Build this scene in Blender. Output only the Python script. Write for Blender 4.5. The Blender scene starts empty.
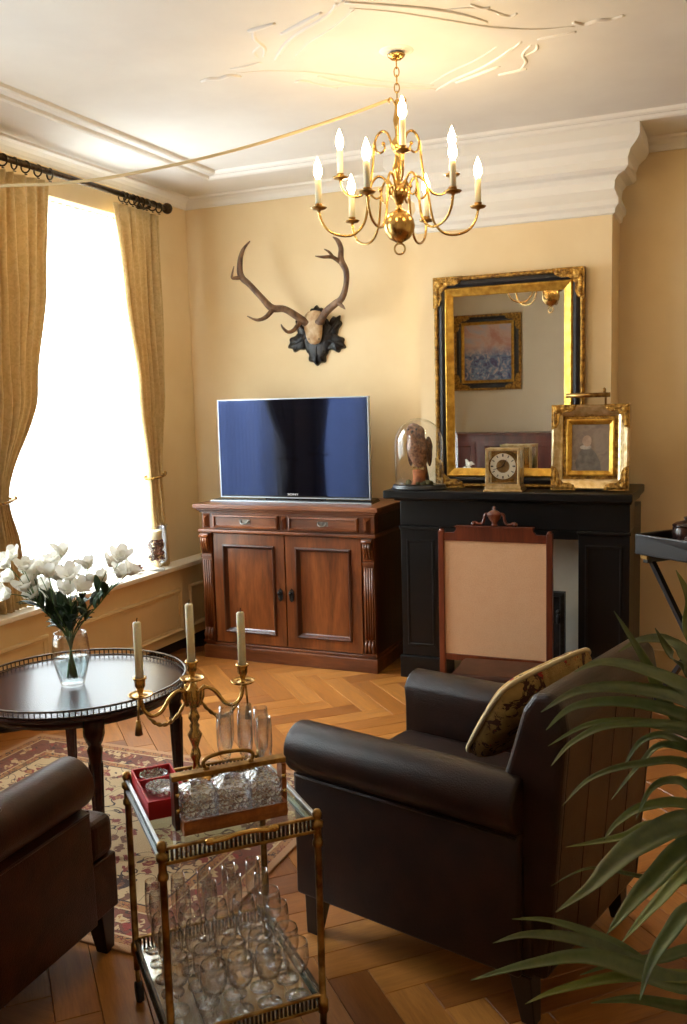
import bpy, math, random
import numpy as np
from mathutils import Vector, Matrix
R = math.radians
scene = bpy.context.scene
col = scene.collection
random.seed(7)

# ------------------------------------------------------------------ camera, light, exposure
YAW, PITCH, ROLL, FPX, EYE = -0.41269, -0.11895, -0.02644, 930.4, 1.6
def cam_basis():
    f = Vector((math.sin(YAW)*math.cos(PITCH), math.cos(YAW)*math.cos(PITCH), math.sin(PITCH)))
    r = Vector((math.cos(YAW), -math.sin(YAW), 0)); u = r.cross(f)
    return r*math.cos(ROLL)+u*math.sin(ROLL), -r*math.sin(ROLL)+u*math.cos(ROLL), f
CR, CU, CF = cam_basis()
CPOS = Vector((0, 0, EYE))
cd = bpy.data.cameras.new('camera'); cam = bpy.data.objects.new('camera', cd); col.objects.link(cam)
cam.matrix_world = Matrix(((CR.x, CU.x, -CF.x, 0), (CR.y, CU.y, -CF.y, 0), (CR.z, CU.z, -CF.z, EYE), (0, 0, 0, 1)))
cd.sensor_fit = 'HORIZONTAL'; cd.sensor_width = 36.0; cd.lens = 36.0*FPX/687.0; cd.clip_start = 0.02
scene.camera = cam
def at(px, py, axis, v):
    """pixel of the photograph -> the point of its sight line on the plane axis = v"""
    d = CR*((px-343.5)/FPX) - CU*((py-512)/FPX) + CF
    return CPOS + d*((v-CPOS[axis])/d[axis])
def at_depth(px, py, depth):
    return CPOS + (CR*((px-343.5)/FPX) - CU*((py-512)/FPX) + CF)*depth
def proj(p):
    d = Vector(p)-CPOS; z = d.dot(CF)
    return 343.5+FPX*d.dot(CR)/z, 512-FPX*d.dot(CU)/z, z

scene.view_settings.view_transform = 'Standard'; scene.view_settings.look = 'None'
scene.view_settings.gamma = 1.0; scene.view_settings.use_curve_mapping = False
scene.view_settings.exposure = 0.2
scene.cycles.max_bounces = 10; scene.cycles.transparent_max_bounces = 40
scene.cycles.glossy_bounces = 5; scene.cycles.transmission_bounces = 8
scene.cycles.sample_clamp_indirect = 6.0
scene.cycles.caustics_reflective = False; scene.cycles.caustics_refractive = False

world = bpy.data.worlds.new('sky'); scene.world = world; world.use_nodes = True
bg = world.node_tree.nodes['Background']; bg.inputs[0].default_value = (0.86, 0.93, 1.0, 1); bg.inputs[1].default_value = 5.0

DAY_POWER = 400.0
BULB_STRENGTH = 98.0
WIN = [(3.60, 4.93), (1.62, 2.86)]          # the two windows of the left wall, from y to y
SILL_Z, HEAD_Z = 0.575, 2.74
for i, (y0, y1) in enumerate(WIN):           # overcast daylight just outside each window
    ld = bpy.data.lights.new('daylight', 'AREA'); ld.shape = 'RECTANGLE'
    ld.size = y1-y0+0.1; ld.size_y = 2.2; ld.energy = DAY_POWER*(1.0, 0.62)[i]; ld.color = (0.86, 0.93, 1.0)
    lo = bpy.data.objects.new('daylight', ld); col.objects.link(lo)
    lo.location = (-4.35, (y0+y1)/2, 2.55); lo.rotation_euler = (R(58), 0, R(-90))

# ------------------------------------------------------------------ helpers
def srgb(r, g, b):
    f = lambda c: (c/255/12.92) if c/255 <= 0.04045 else ((c/255+0.055)/1.055)**2.4
    return (f(r), f(g), f(b), 1.0)

def nodes_of(name):
    m = bpy.data.materials.new(name); m.use_nodes = True
    nt = m.node_tree; b = nt.nodes['Principled BSDF']
    return m, nt, b
def mixc(nt, fac, a, b, blend='MIX'):
    n = nt.nodes.new('ShaderNodeMix'); n.data_type = 'RGBA'; n.blend_type = blend
    for sock, v in ((n.inputs[0], fac), (n.inputs[6], a), (n.inputs[7], b)):
        if hasattr(v, 'is_linked'): nt.links.new(v, sock)
        else: sock.default_value = v
    return n.outputs[2]
def coords(nt, kind='Object', scale=(1, 1, 1), rot=(0, 0, 0), loc=(0, 0, 0)):
    t = nt.nodes.new('ShaderNodeTexCoord'); mp = nt.nodes.new('ShaderNodeMapping')
    mp.inputs['Scale'].default_value = scale; mp.inputs['Rotation'].default_value = rot; mp.inputs['Location'].default_value = loc
    nt.links.new(t.outputs[kind], mp.inputs['Vector']); return mp.outputs[0]
def noise(nt, vec, scale, detail=4, rough=0.55, dist=0.0):
    n = nt.nodes.new('ShaderNodeTexNoise'); n.inputs['Scale'].default_value = scale
    n.inputs['Detail'].default_value = detail; n.inputs['Roughness'].default_value = rough
    n.inputs['Distortion'].default_value = dist
    nt.links.new(vec, n.inputs['Vector']); return n.outputs[0]
def ramp(nt, fac, stops):
    n = nt.nodes.new('ShaderNodeValToRGB'); nt.links.new(fac, n.inputs[0])
    while len(n.color_ramp.elements) < len(stops): n.color_ramp.elements.new(0.5)
    for e, (p, c) in zip(n.color_ramp.elements, stops): e.position = p; e.color = c
    return n.outputs[0]
def mth(nt, op, a, b=None, c=None):
    n = nt.nodes.new('ShaderNodeMath'); n.operation = op
    for i, v in enumerate((a, b, c)):
        if v is None: continue
        if hasattr(v, 'is_linked'): nt.links.new(v, n.inputs[i])
        else: n.inputs[i].default_value = v
    return n.outputs[0]
def bump(nt, b, height, strength, dist=0.01):
    n = nt.nodes.new('ShaderNodeBump'); n.inputs['Strength'].default_value = strength; n.inputs['Distance'].default_value = dist
    nt.links.new(height, n.inputs['Height']); nt.links.new(n.outputs[0], b.inputs['Normal'])
MATS = {}
def mat(name, c1, c2=None, scale=6, rough=0.5, metal=0.0, bmp=0.0, bscale=None, stretch=(1, 1, 1), spec=None, sheen=0.0, coat=0.0, rvar=0.0, lo=0.35, hi=0.65):
    m, nt, b = nodes_of(name)
    v = coords(nt, 'Object', stretch)
    n = noise(nt, v, scale)
    if c2 is not None:
        nt.links.new(ramp(nt, n, [(lo, c1), (hi, c2)]), b.inputs['Base Color'])
    else: b.inputs['Base Color'].default_value = c1
    b.inputs['Roughness'].default_value = rough; b.inputs['Metallic'].default_value = metal
    if rvar: nt.links.new(mth(nt, 'MULTIPLY_ADD', n, rvar, rough-rvar/2), b.inputs['Roughness'])
    if spec is not None: b.inputs['Specular IOR Level'].default_value = spec
    if sheen: b.inputs['Sheen Weight'].default_value = sheen
    if coat: b.inputs['Coat Weight'].default_value = coat; b.inputs['Coat Roughness'].default_value = 0.12
    if bmp: bump(nt, b, noise(nt, v, bscale or scale*6, 3), bmp)
    MATS[name] = m; return m
def clear_glass(name, tint=(1, 1, 1, 1), ior=1.45, rough=0.02, extra=0.03, sparkle=0):
    m = bpy.data.materials.new(name); m.use_nodes = True; nt = m.node_tree; nt.nodes.clear()
    o = nt.nodes.new('ShaderNodeOutputMaterial'); mx = nt.nodes.new('ShaderNodeMixShader')
    t = nt.nodes.new('ShaderNodeBsdfTransparent'); g = nt.nodes.new('ShaderNodeBsdfGlossy'); f = nt.nodes.new('ShaderNodeLayerWeight')
    t.inputs[0].default_value = tint; g.inputs['Roughness'].default_value = rough; f.inputs[0].default_value = 0.5
    nt.links.new(mth(nt, 'MULTIPLY_ADD', mth(nt, 'POWER', f.outputs['Facing'], 2.6), 0.5*ior/1.45, extra+0.03), mx.inputs[0]); nt.links.new(t.outputs[0], mx.inputs[1]); nt.links.new(g.outputs[0], mx.inputs[2])
    nt.links.new(mx.outputs[0], o.inputs[0]); MATS[name] = m
    if sparkle:
        v = nt.nodes.new('ShaderNodeTexVoronoi'); v.inputs['Scale'].default_value = sparkle; nt.links.new(coords(nt), v.inputs['Vector'])
        bp = nt.nodes.new('ShaderNodeBump'); bp.inputs['Strength'].default_value = 0.8; bp.inputs['Distance'].default_value = 0.01
        nt.links.new(v.outputs['Distance'], bp.inputs['Height']); nt.links.new(bp.outputs[0], g.inputs['Normal']); nt.links.new(bp.outputs[0], f.inputs['Normal'])
    return m
def emitter(name, c, s):
    m, nt, b = nodes_of(name); b.inputs['Base Color'].default_value = c
    b.inputs['Emission Color'].default_value = c; b.inputs['Emission Strength'].default_value = s; MATS[name] = m; return m

class MB:
    """collects shapes for ONE mesh"""
    def __init__(s): s.v = []; s.f = []; s.sm = []
    def add(s, vs, fs, smooth=False):
        o = len(s.v); s.v += [tuple(p) for p in vs]; s.f += [tuple(i+o for i in f) for f in fs]; s.sm += [smooth]*len(fs); return s
    def box(s, x0, x1, y0, y1, z0, z1):
        return s.add([(x, y, z) for z in (z0, z1) for y in (y0, y1) for x in (x0, x1)],
                     [(0, 2, 3, 1), (4, 5, 7, 6), (0, 1, 5, 4), (2, 6, 7, 3), (0, 4, 6, 2), (1, 3, 7, 5)])
    def frustum(s, c, a, b, z0, z1):      # square-section taper: half sizes a at z0, b at z1
        x, y = c
        vs = [(x+i*a, y+j*a, z0) for j in (-1, 1) for i in (-1, 1)]+[(x+i*b, y+j*b, z1) for j in (-1, 1) for i in (-1, 1)]
        return s.add(vs, [(0, 2, 3, 1), (4, 5, 7, 6), (0, 1, 5, 4), (2, 6, 7, 3), (0, 4, 6, 2), (1, 3, 7, 5)])
    def lathe(s, prof, n=16, c=(0, 0, 0), smooth=True, scale=(1, 1), cap0=True, cap1=True):
        vs = []; fs = []
        if prof[0] == prof[-1]: cap0 = cap1 = False      # a closed ring
        for r, z in prof:
            for k in range(n):
                a = 2*math.pi*k/n; vs.append((c[0]+r*math.cos(a)*scale[0], c[1]+r*math.sin(a)*scale[1], c[2]+z))
        for i in range(len(prof)-1):
            for k in range(n):
                k2 = (k+1) % n; fs.append((i*n+k, i*n+k2, (i+1)*n+k2, (i+1)*n+k))
        if prof[0][0] > 1e-5 and cap0: fs.append(tuple(range(n-1, -1, -1)))
        if prof[-1][0] > 1e-5 and cap1: fs.append(tuple((len(prof)-1)*n+k for k in range(n)))
        return s.add(vs, fs, smooth)
    def tube(s, pts, rad, n=8, closed=False, smooth=True):
        P = [Vector(p) for p in pts]; m = len(P)
        rr = rad if isinstance(rad, (list, tuple)) else [rad]*m
        vs = []; fs = []; nrm = None
        for i in range(m):
            if closed: t = P[(i+1) % m]-P[i-1]
            else: t = P[min(i+1, m-1)]-P[max(i-1, 0)]
            t.normalize()
            if nrm is None:
                nrm = t.orthogonal().normalized()
            else:
                nrm = nrm-t*nrm.dot(t)
                nrm = nrm.normalized() if nrm.length > 1e-6 else t.orthogonal().normalized()
            bn = t.cross(nrm)
            for k in range(n):
                a = 2*math.pi*k/n; vs.append(P[i]+(nrm*math.cos(a)+bn*math.sin(a))*rr[i])
        seg = m if closed else m-1
        for i in range(seg):
            j = (i+1) % m
            for k in range(n):
                k2 = (k+1) % n; fs.append((i*n+k, i*n+k2, j*n+k2, j*n+k))
        if not closed: fs += [tuple(range(n-1, -1, -1)), tuple((m-1)*n+k for k in range(n))]
        return s.add(vs, fs, smooth)
    def prism(s, poly, fn, d0, d1, smooth=False):
        """poly: 2-D outline; fn(a,b,d)->xyz"""
        n = len(poly); vs = [fn(a, b, d0) for a, b in poly]+[fn(a, b, d1) for a, b in poly]
        s.add(vs, [tuple(range(n-1, -1, -1)), tuple(range(n, 2*n))])
        return s.add(vs, [(i, (i+1) % n, n+(i+1) % n, n+i) for i in range(n)], smooth)
    def grid(s, fn, nu, nv, smooth=True, close_u=False):
        vs = [fn(i/nu, j/nv) for j in range(nv+1) for i in range(nu+1)]
        return s.add(vs, [(j*(nu+1)+i, j*(nu+1)+i+1, (j+1)*(nu+1)+i+1, (j+1)*(nu+1)+i) for j in range(nv) for i in range(nu)], smooth)
    def ball(s, c, r, n=12, m=8):
        r = r if isinstance(r, (tuple, list)) else (r, r, r)
        vs = []; fs = []
        for j in range(m+1):
            t = math.pi*j/m
            for k in range(n):
                a = 2*math.pi*k/n; vs.append((c[0]+r[0]*math.sin(t)*math.cos(a), c[1]+r[1]*math.sin(t)*math.sin(a), c[2]-r[2]*math.cos(t)))
        for j in range(m):
            for k in range(n):
                k2 = (k+1) % n; fs.append((j*n+k, j*n+k2, (j+1)*n+k2, (j+1)*n+k))
        return s.add(vs, fs, True)
    def frame(s, w, h, prof, c=(0, 0, 0), smooth=False, closed=True):
        """mitred frame in the XZ plane facing -Y; prof = [(inset, height)]"""
        vs = []; fs = []; n = len(prof)
        for d, hh in prof:
            for sx, sz in ((-1, -1), (1, -1), (1, 1), (-1, 1)):
                vs.append((c[0]+sx*(w/2-d), c[1]-hh, c[2]+sz*(h/2-d)))
        for i in range(n if closed else n-1):
            j = (i+1) % n
            for k in range(4):
                k2 = (k+1) % 4; fs.append((i*4+k, i*4+k2, j*4+k2, j*4+k))
        return s.add(vs, fs, smooth)
    def xf(s, M):
        s.v = [tuple(M @ Vector(p)) for p in s.v]; return s
    def build(s, name, m, parent=None, bevel=0.0, seg=2, loc=None, rot=None, solid=0.0, sub=0, auto=None):
        me = bpy.data.meshes.new(name); me.from_pydata(s.v, [], s.f); me.validate()
        if len(me.polygons) == len(s.sm): me.polygons.foreach_set('use_smooth', s.sm)
        me.update()
        import bmesh
        bm = bmesh.new(); bm.from_mesh(me); bmesh.ops.remove_doubles(bm, verts=bm.verts, dist=1e-5)
        bmesh.ops.recalc_face_normals(bm, faces=bm.faces); bm.to_mesh(me); bm.free()
        o = bpy.data.objects.new(name, me); col.objects.link(o)
        if m is not None: me.materials.append(MATS[m] if isinstance(m, str) else m)
        if parent is not None: o.parent = parent
        if loc: o.location = loc
        if rot: o.rotation_euler = rot
        if sub:
            q = o.modifiers.new('sub', 'SUBSURF'); q.levels = sub; q.render_levels = sub
        if solid:
            q = o.modifiers.new('solid', 'SOLIDIFY'); q.thickness = solid; q.offset = 0
        if bevel:
            q = o.modifiers.new('bevel', 'BEVEL'); q.width = bevel; q.segments = seg; q.limit_method = 'ANGLE'; q.angle_limit = R(35)
        return o
def thing(name, label, cat, loc=(0, 0, 0), rotz=0.0, group=None):
    o = bpy.data.objects.new(name, None); col.objects.link(o); o.empty_display_size = 0.1
    o.location = loc; o.rotation_euler = (0, 0, rotz); return tag(o, label, cat, group)
def tag(o, label, cat, group=None):
    o['label'] = label; o['category'] = cat
    if group: o['group'] = group
    return o
def struct(o, label=None, cat=None):
    o['kind'] = 'structure'
    if label: o['label'] = label
    if cat: o['category'] = cat
    return o
def link_copy(o, parent=None):
    c = o.copy(); col.objects.link(c)
    if parent is not None: c.parent = parent
    return c
def copy_tree(root, loc=None, rotz=None, label=None):
    kids = {}
    for o in col.objects: kids.setdefault(o.parent, []).append(o) if o.parent else None
    r = link_copy(root)
    if loc is not None: r.location = loc
    if rotz is not None: r.rotation_euler = (0, 0, rotz)
    if label: r['label'] = label
    for ch in kids.get(root, []):
        c = link_copy(ch, r)
        for g in kids.get(ch, []): link_copy(g, c)
    return r
def bez(p0, p1, p2, p3, n=10):
    P = [Vector(p) for p in (p0, p1, p2, p3)]; out = []
    for i in range(n+1):
        t = i/n; u = 1-t; out.append(P[0]*u**3+P[1]*3*u*u*t+P[2]*3*u*t*t+P[3]*t**3)
    return out
def spline(pts, n=6):
    """Catmull-Rom through pts"""
    P = [Vector(p) for p in pts]; out = []
    for i in range(len(P)-1):
        a = P[max(i-1, 0)]; b = P[i]; c = P[i+1]; d = P[min(i+2, len(P)-1)]
        for k in range(n):
            t = k/n
            out.append(0.5*((2*b)+(c-a)*t+(2*a-5*b+4*c-d)*t*t+(3*b-a-3*c+d)*t**3))
    out.append(P[-1]); return out

# ------------------------------------------------------------------ materials
mat('wall_paint', srgb(241, 216, 173), srgb(236, 209, 163), 3, rough=0.75, bmp=0.05, bscale=160)
mat('wall_paint_brightened', srgb(246, 234, 210), srgb(242, 228, 202), 3, rough=0.75)  # wall paint lightened to stand in for light on the mirrored wall
mat('ceiling_paint', srgb(236, 231, 224), srgb(228, 222, 215), 2, rough=0.8)
mat('stucco', srgb(240, 235, 228), rough=0.6)
mat('panel_paint', srgb(226, 200, 152), srgb(220, 192, 142), 4, rough=0.45)
mat('sill_paint', srgb(240, 230, 212), rough=0.35)
mat('toe_dark', srgb(40, 26, 18), rough=0.8)
mat('window_white', srgb(240, 240, 236), rough=0.4)
mat('brass', srgb(208, 172, 106), srgb(180, 140, 76), 20, rough=0.24, metal=1.0)
mat('old_brass', srgb(176, 140, 82), srgb(120, 88, 48), 30, rough=0.34, metal=1.0)
mat('bronze', srgb(92, 76, 56), srgb(58, 46, 36), 30, rough=0.38, metal=0.9)
mat('gold_leaf', srgb(232, 190, 88), srgb(192, 142, 58), 26, rough=0.32, metal=0.85, bmp=0.35, bscale=120)
mat('gold_carved', srgb(206, 158, 74), srgb(104, 70, 30), 46, rough=0.4, metal=0.75, bmp=0.9, bscale=70)
mat('pale_gold', srgb(228, 208, 166), srgb(196, 166, 112), 30, rough=0.3, metal=0.85, bmp=0.2, bscale=90)
mat('frame_black', srgb(30, 28, 36), srgb(18, 16, 22), 30, rough=0.35)
mat('marble_black', srgb(11, 10, 11), srgb(20, 18, 18), 5, rough=0.34, spec=0.3)
mat('black_paint', srgb(18, 15, 16), rough=0.35)
mat('tv_black', srgb(10, 10, 12), rough=0.2)
mat('tv_silver', srgb(170, 176, 184), rough=0.3, metal=0.8)
mat('bone', srgb(216, 190, 152), srgb(176, 132, 88), 22, rough=0.6, bmp=0.3)
mat('antler', srgb(134, 100, 72), srgb(82, 58, 42), 26, rough=0.55, bmp=0.5, bscale=60, stretch=(1, 1, 0.5))
mat('carved_black', srgb(26, 19, 18), srgb(12, 9, 9), 30, rough=0.24, bmp=0.25)
mat('leather', srgb(46, 25, 17), srgb(30, 16, 11), 12, rough=0.36, bmp=0.2, bscale=240, rvar=0.12, spec=0.32)
mat('leather_red', srgb(68, 30, 14), srgb(40, 17, 9), 9, rough=0.34, bmp=0.2, bscale=240, rvar=0.12, spec=0.32)
mat('dark_leg', srgb(24, 15, 12), rough=0.4)
mat('wax', srgb(250, 240, 212), srgb(246, 234, 202), 10, rough=0.5)
MATS['wax'].node_tree.nodes['Principled BSDF'].inputs['Subsurface Weight'].default_value = 0.5
MATS['wax'].node_tree.nodes['Principled BSDF'].inputs['Subsurface Scale'].default_value = 0.008
MATS['wax'].node_tree.nodes['Principled BSDF'].inputs['Subsurface Radius'].default_value = (1.0, 0.9, 0.6)
mat('wick', srgb(40, 34, 30), rough=0.9)
mat('red_card', srgb(200, 26, 34), srgb(176, 18, 28), 12, rough=0.5)
mat('white_paper', srgb(240, 236, 228), rough=0.7)
mat('net_petal', srgb(252, 250, 244), srgb(244, 240, 230), 20, rough=0.6)
def petal_glow():
    nt = MATS['net_petal'].node_tree; b = nt.nodes['Principled BSDF']; out = nt.nodes['Material Output']
    tr = nt.nodes.new('ShaderNodeBsdfTranslucent'); tr.inputs[0].default_value = srgb(250, 248, 240)
    mx = nt.nodes.new('ShaderNodeMixShader'); mx.inputs[0].default_value = 0.45
    nt.links.new(b.outputs[0], mx.inputs[1]); nt.links.new(tr.outputs[0], mx.inputs[2]); nt.links.new(mx.outputs[0], out.inputs[0])
petal_glow()
mat('pewter', srgb(150, 146, 140), srgb(92, 88, 84), 40, rough=0.35, metal=0.9)
mat('leaf_dark', srgb(44, 74, 40), srgb(28, 52, 30), 14, rough=0.45)
mat('stem_green', srgb(92, 122, 70), rough=0.5)
mat('bud_green', srgb(190, 200, 140), rough=0.5)
mat('soil', srgb(46, 32, 24), srgb(26, 18, 14), 30, rough=0.95, bmp=0.6)
mat('pot_glaze', srgb(96, 70, 50), srgb(70, 48, 34), 8, rough=0.3)
mat('pebble_brown', srgb(112, 62, 48), srgb(58, 34, 30), 40, rough=0.6)
mat('feather', srgb(112, 76, 54), srgb(48, 32, 28), 60, rough=0.85, bmp=0.6, bscale=120)
mat('feather_pale', srgb(158, 112, 80), srgb(80, 54, 42), 70, rough=0.85, bmp=0.5, bscale=120)
mat('bark', srgb(188, 112, 66), srgb(130, 74, 44), 30, rough=0.85, bmp=0.5)
mat('moss', srgb(126, 112, 62), srgb(82, 74, 40), 60, rough=0.95, bmp=0.8)
mat('dial_white', srgb(236, 226, 204), rough=0.45)
mat('ink', srgb(46, 40, 36), rough=0.6)
mat('iron', srgb(54, 52, 50), srgb(34, 32, 32), 30, rough=0.5, metal=0.6)
mat('plaster_white', srgb(232, 226, 210), srgb(216, 206, 184), 4, rough=0.8)
mat('logo', srgb(230, 230, 230), rough=0.4)
mat('rubber', srgb(20, 18, 18), rough=0.5)
mat('piping_cream', srgb(220, 196, 150), rough=0.8)
mat('mahogany', srgb(120, 48, 30), srgb(78, 28, 18), 10, rough=0.3, stretch=(1, 1, 0.15), coat=0.3)
mat('dark_china', srgb(30, 24, 24), srgb(60, 34, 26), 20, rough=0.15)
clear_glass('glass')
clear_glass('stemware', ior=2.6, extra=0.06)
clear_glass('glass_dome', ior=2.3, extra=0.05)
clear_glass('pane_glass', tint=(0.97, 0.99, 0.98, 1), extra=0.0)
clear_glass('shelf_glass', tint=(0.90, 0.97, 0.94, 1), ior=1.5, extra=0.03)
clear_glass('water', tint=(0.86, 0.95, 0.97, 1), ior=1.33, extra=0.03)
emitter('bulb_glow', (1.0, 0.72, 0.36, 1), BULB_STRENGTH)

def wood(name, c1, c2, c3, rough=0.3, axis='z', coat=0.25, gscale=9, bmp=0.06, spec=0.5):
    """grain running along one local axis"""
    m, nt, b = nodes_of(name)
    st = {'x': (0.12, 1, 1), 'y': (1, 0.12, 1), 'z': (1, 1, 0.12)}[axis]
    v = coords(nt, 'Object', st)
    n1 = noise(nt, v, gscale, 5, 0.6, 0.8); n2 = noise(nt, v, gscale*9, 3, 0.6)
    base = ramp(nt, n1, [(0.3, c1), (0.5, c2), (0.7, c3)])
    fine = ramp(nt, n2, [(0.35, (0.55, 0.5, 0.45, 1)), (0.62, (1, 1, 1, 1))])
    nt.links.new(mixc(nt, 0.55, base, fine, 'MULTIPLY'), b.inputs['Base Color'])
    b.inputs['Roughness'].default_value = rough; b.inputs['Coat Weight'].default_value = coat; b.inputs['Coat Roughness'].default_value = 0.15; b.inputs['Specular IOR Level'].default_value = spec
    
    if bmp: bump(nt, b, n2, bmp)
    MATS[name] = m; return m
wood('oak_cabinet', srgb(68, 33, 16), srgb(116, 62, 29), srgb(146, 84, 42))
wood('oak_cabinet_h', srgb(76, 38, 20), srgb(116, 64, 34), srgb(152, 92, 54), axis='x')
wood('oak_dark', srgb(46, 22, 14), srgb(70, 34, 20), srgb(92, 48, 28))
wood('table_wood', srgb(40, 16, 11), srgb(52, 22, 15), srgb(62, 28, 19), rough=0.24, axis='x', coat=0.0, gscale=4, bmp=0.0, spec=0.3)
wood('screen_wood', srgb(74, 30, 16), srgb(104, 46, 24), srgb(124, 58, 32))
wood('tantalus_oak', srgb(140, 72, 30), srgb(172, 98, 46), srgb(190, 114, 58), axis='x')

def plank_material():
    m, nt, b = nodes_of('oak_plank')
    oi = nt.nodes.new('ShaderNodeObjectInfo')
    t = nt.nodes.new('ShaderNodeTexCoord'); va = nt.nodes.new('ShaderNodeVectorMath'); va.operation = 'MULTIPLY_ADD'
    va.inputs[1].default_value = (0.8, 7, 7)
    cx = nt.nodes.new('ShaderNodeCombineXYZ')
    for k in range(3): nt.links.new(mth(nt, 'MULTIPLY', oi.outputs['Random'], 37.0+11*k), cx.inputs[k])
    nt.links.new(t.outputs['Object'], va.inputs[0]); nt.links.new(cx.outputs[0], va.inputs[2])
    n1 = noise(nt, va.outputs[0], 3.2, 5, 0.6, 1.2); n2 = noise(nt, va.outputs[0], 24, 3)
    tone = ramp(nt, oi.outputs['Random'], [(0.0, srgb(142, 84, 36)), (0.35, srgb(180, 116, 52)), (0.7, srgb(196, 132, 64)), (1.0, srgb(162, 98, 42))])
    g = ramp(nt, n1, [(0.3, (0.62, 0.55, 0.48, 1)), (0.62, (1, 1, 1, 1))])
    f = ramp(nt, n2, [(0.3, (0.78, 0.74, 0.7, 1)), (0.6, (1, 1, 1, 1))])
    c = mixc(nt, 0.7, tone, g, 'MULTIPLY'); nt.links.new(mixc(nt, 0.6, c, f, 'MULTIPLY'), b.inputs['Base Color'])
    nt.links.new(mth(nt, 'MULTIPLY_ADD', n1, 0.2, 0.26), b.inputs['Roughness']); bump(nt, b, n2, 0.05)
    MATS['oak_plank'] = m
plank_material()

def cloth_curtain():
    m, nt, b = nodes_of('curtain_damask')
    v = coords(nt, 'Object', (1, 1, 1))
    n = noise(nt, v, 34, 3, 0.5, 1.5)
    n2 = noise(nt, v, 240, 2)
    c = ramp(nt, n, [(0.40, srgb(208, 176, 118)), (0.58, srgb(222, 192, 136))])
    nt.links.new(c, b.inputs['Base Color']); b.inputs['Roughness'].default_value = 0.6; b.inputs['Sheen Weight'].default_value = 0.3
    bump(nt, b, n2, 0.15)
    out = nt.nodes['Material Output']; tr = nt.nodes.new('ShaderNodeBsdfTranslucent'); tr.inputs[0].default_value = srgb(210, 184, 132)
    mx = nt.nodes.new('ShaderNodeMixShader'); mx.inputs[0].default_value = 0.14
    nt.links.new(b.outputs[0], mx.inputs[1]); nt.links.new(tr.outputs[0], mx.inputs[2]); nt.links.new(mx.outputs[0], out.inputs[0])
    MATS['curtain_damask'] = m
cloth_curtain()
def sheer_material():
    m, nt, b = nodes_of('sheer_net'); nt.nodes.remove(b); out = nt.nodes['Material Output']
    tp = nt.nodes.new('ShaderNodeBsdfTransparent'); tl = nt.nodes.new('ShaderNodeBsdfTranslucent'); df = nt.nodes.new('ShaderNodeBsdfDiffuse')
    tl.inputs[0].default_value = (0.95, 0.95, 0.93, 1); df.inputs[0].default_value = (0.95, 0.95, 0.93, 1)
    a = nt.nodes.new('ShaderNodeMixShader'); a.inputs[0].default_value = 0.35
    nt.links.new(tl.outputs[0], a.inputs[1]); nt.links.new(df.outputs[0], a.inputs[2])
    c = nt.nodes.new('ShaderNodeMixShader'); c.inputs[0].default_value = 0.5
    nt.links.new(tp.outputs[0], c.inputs[1]); nt.links.new(a.outputs[0], c.inputs[2]); nt.links.new(c.outputs[0], out.inputs[0])
    MATS['sheer_net'] = m
sheer_material()
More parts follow.
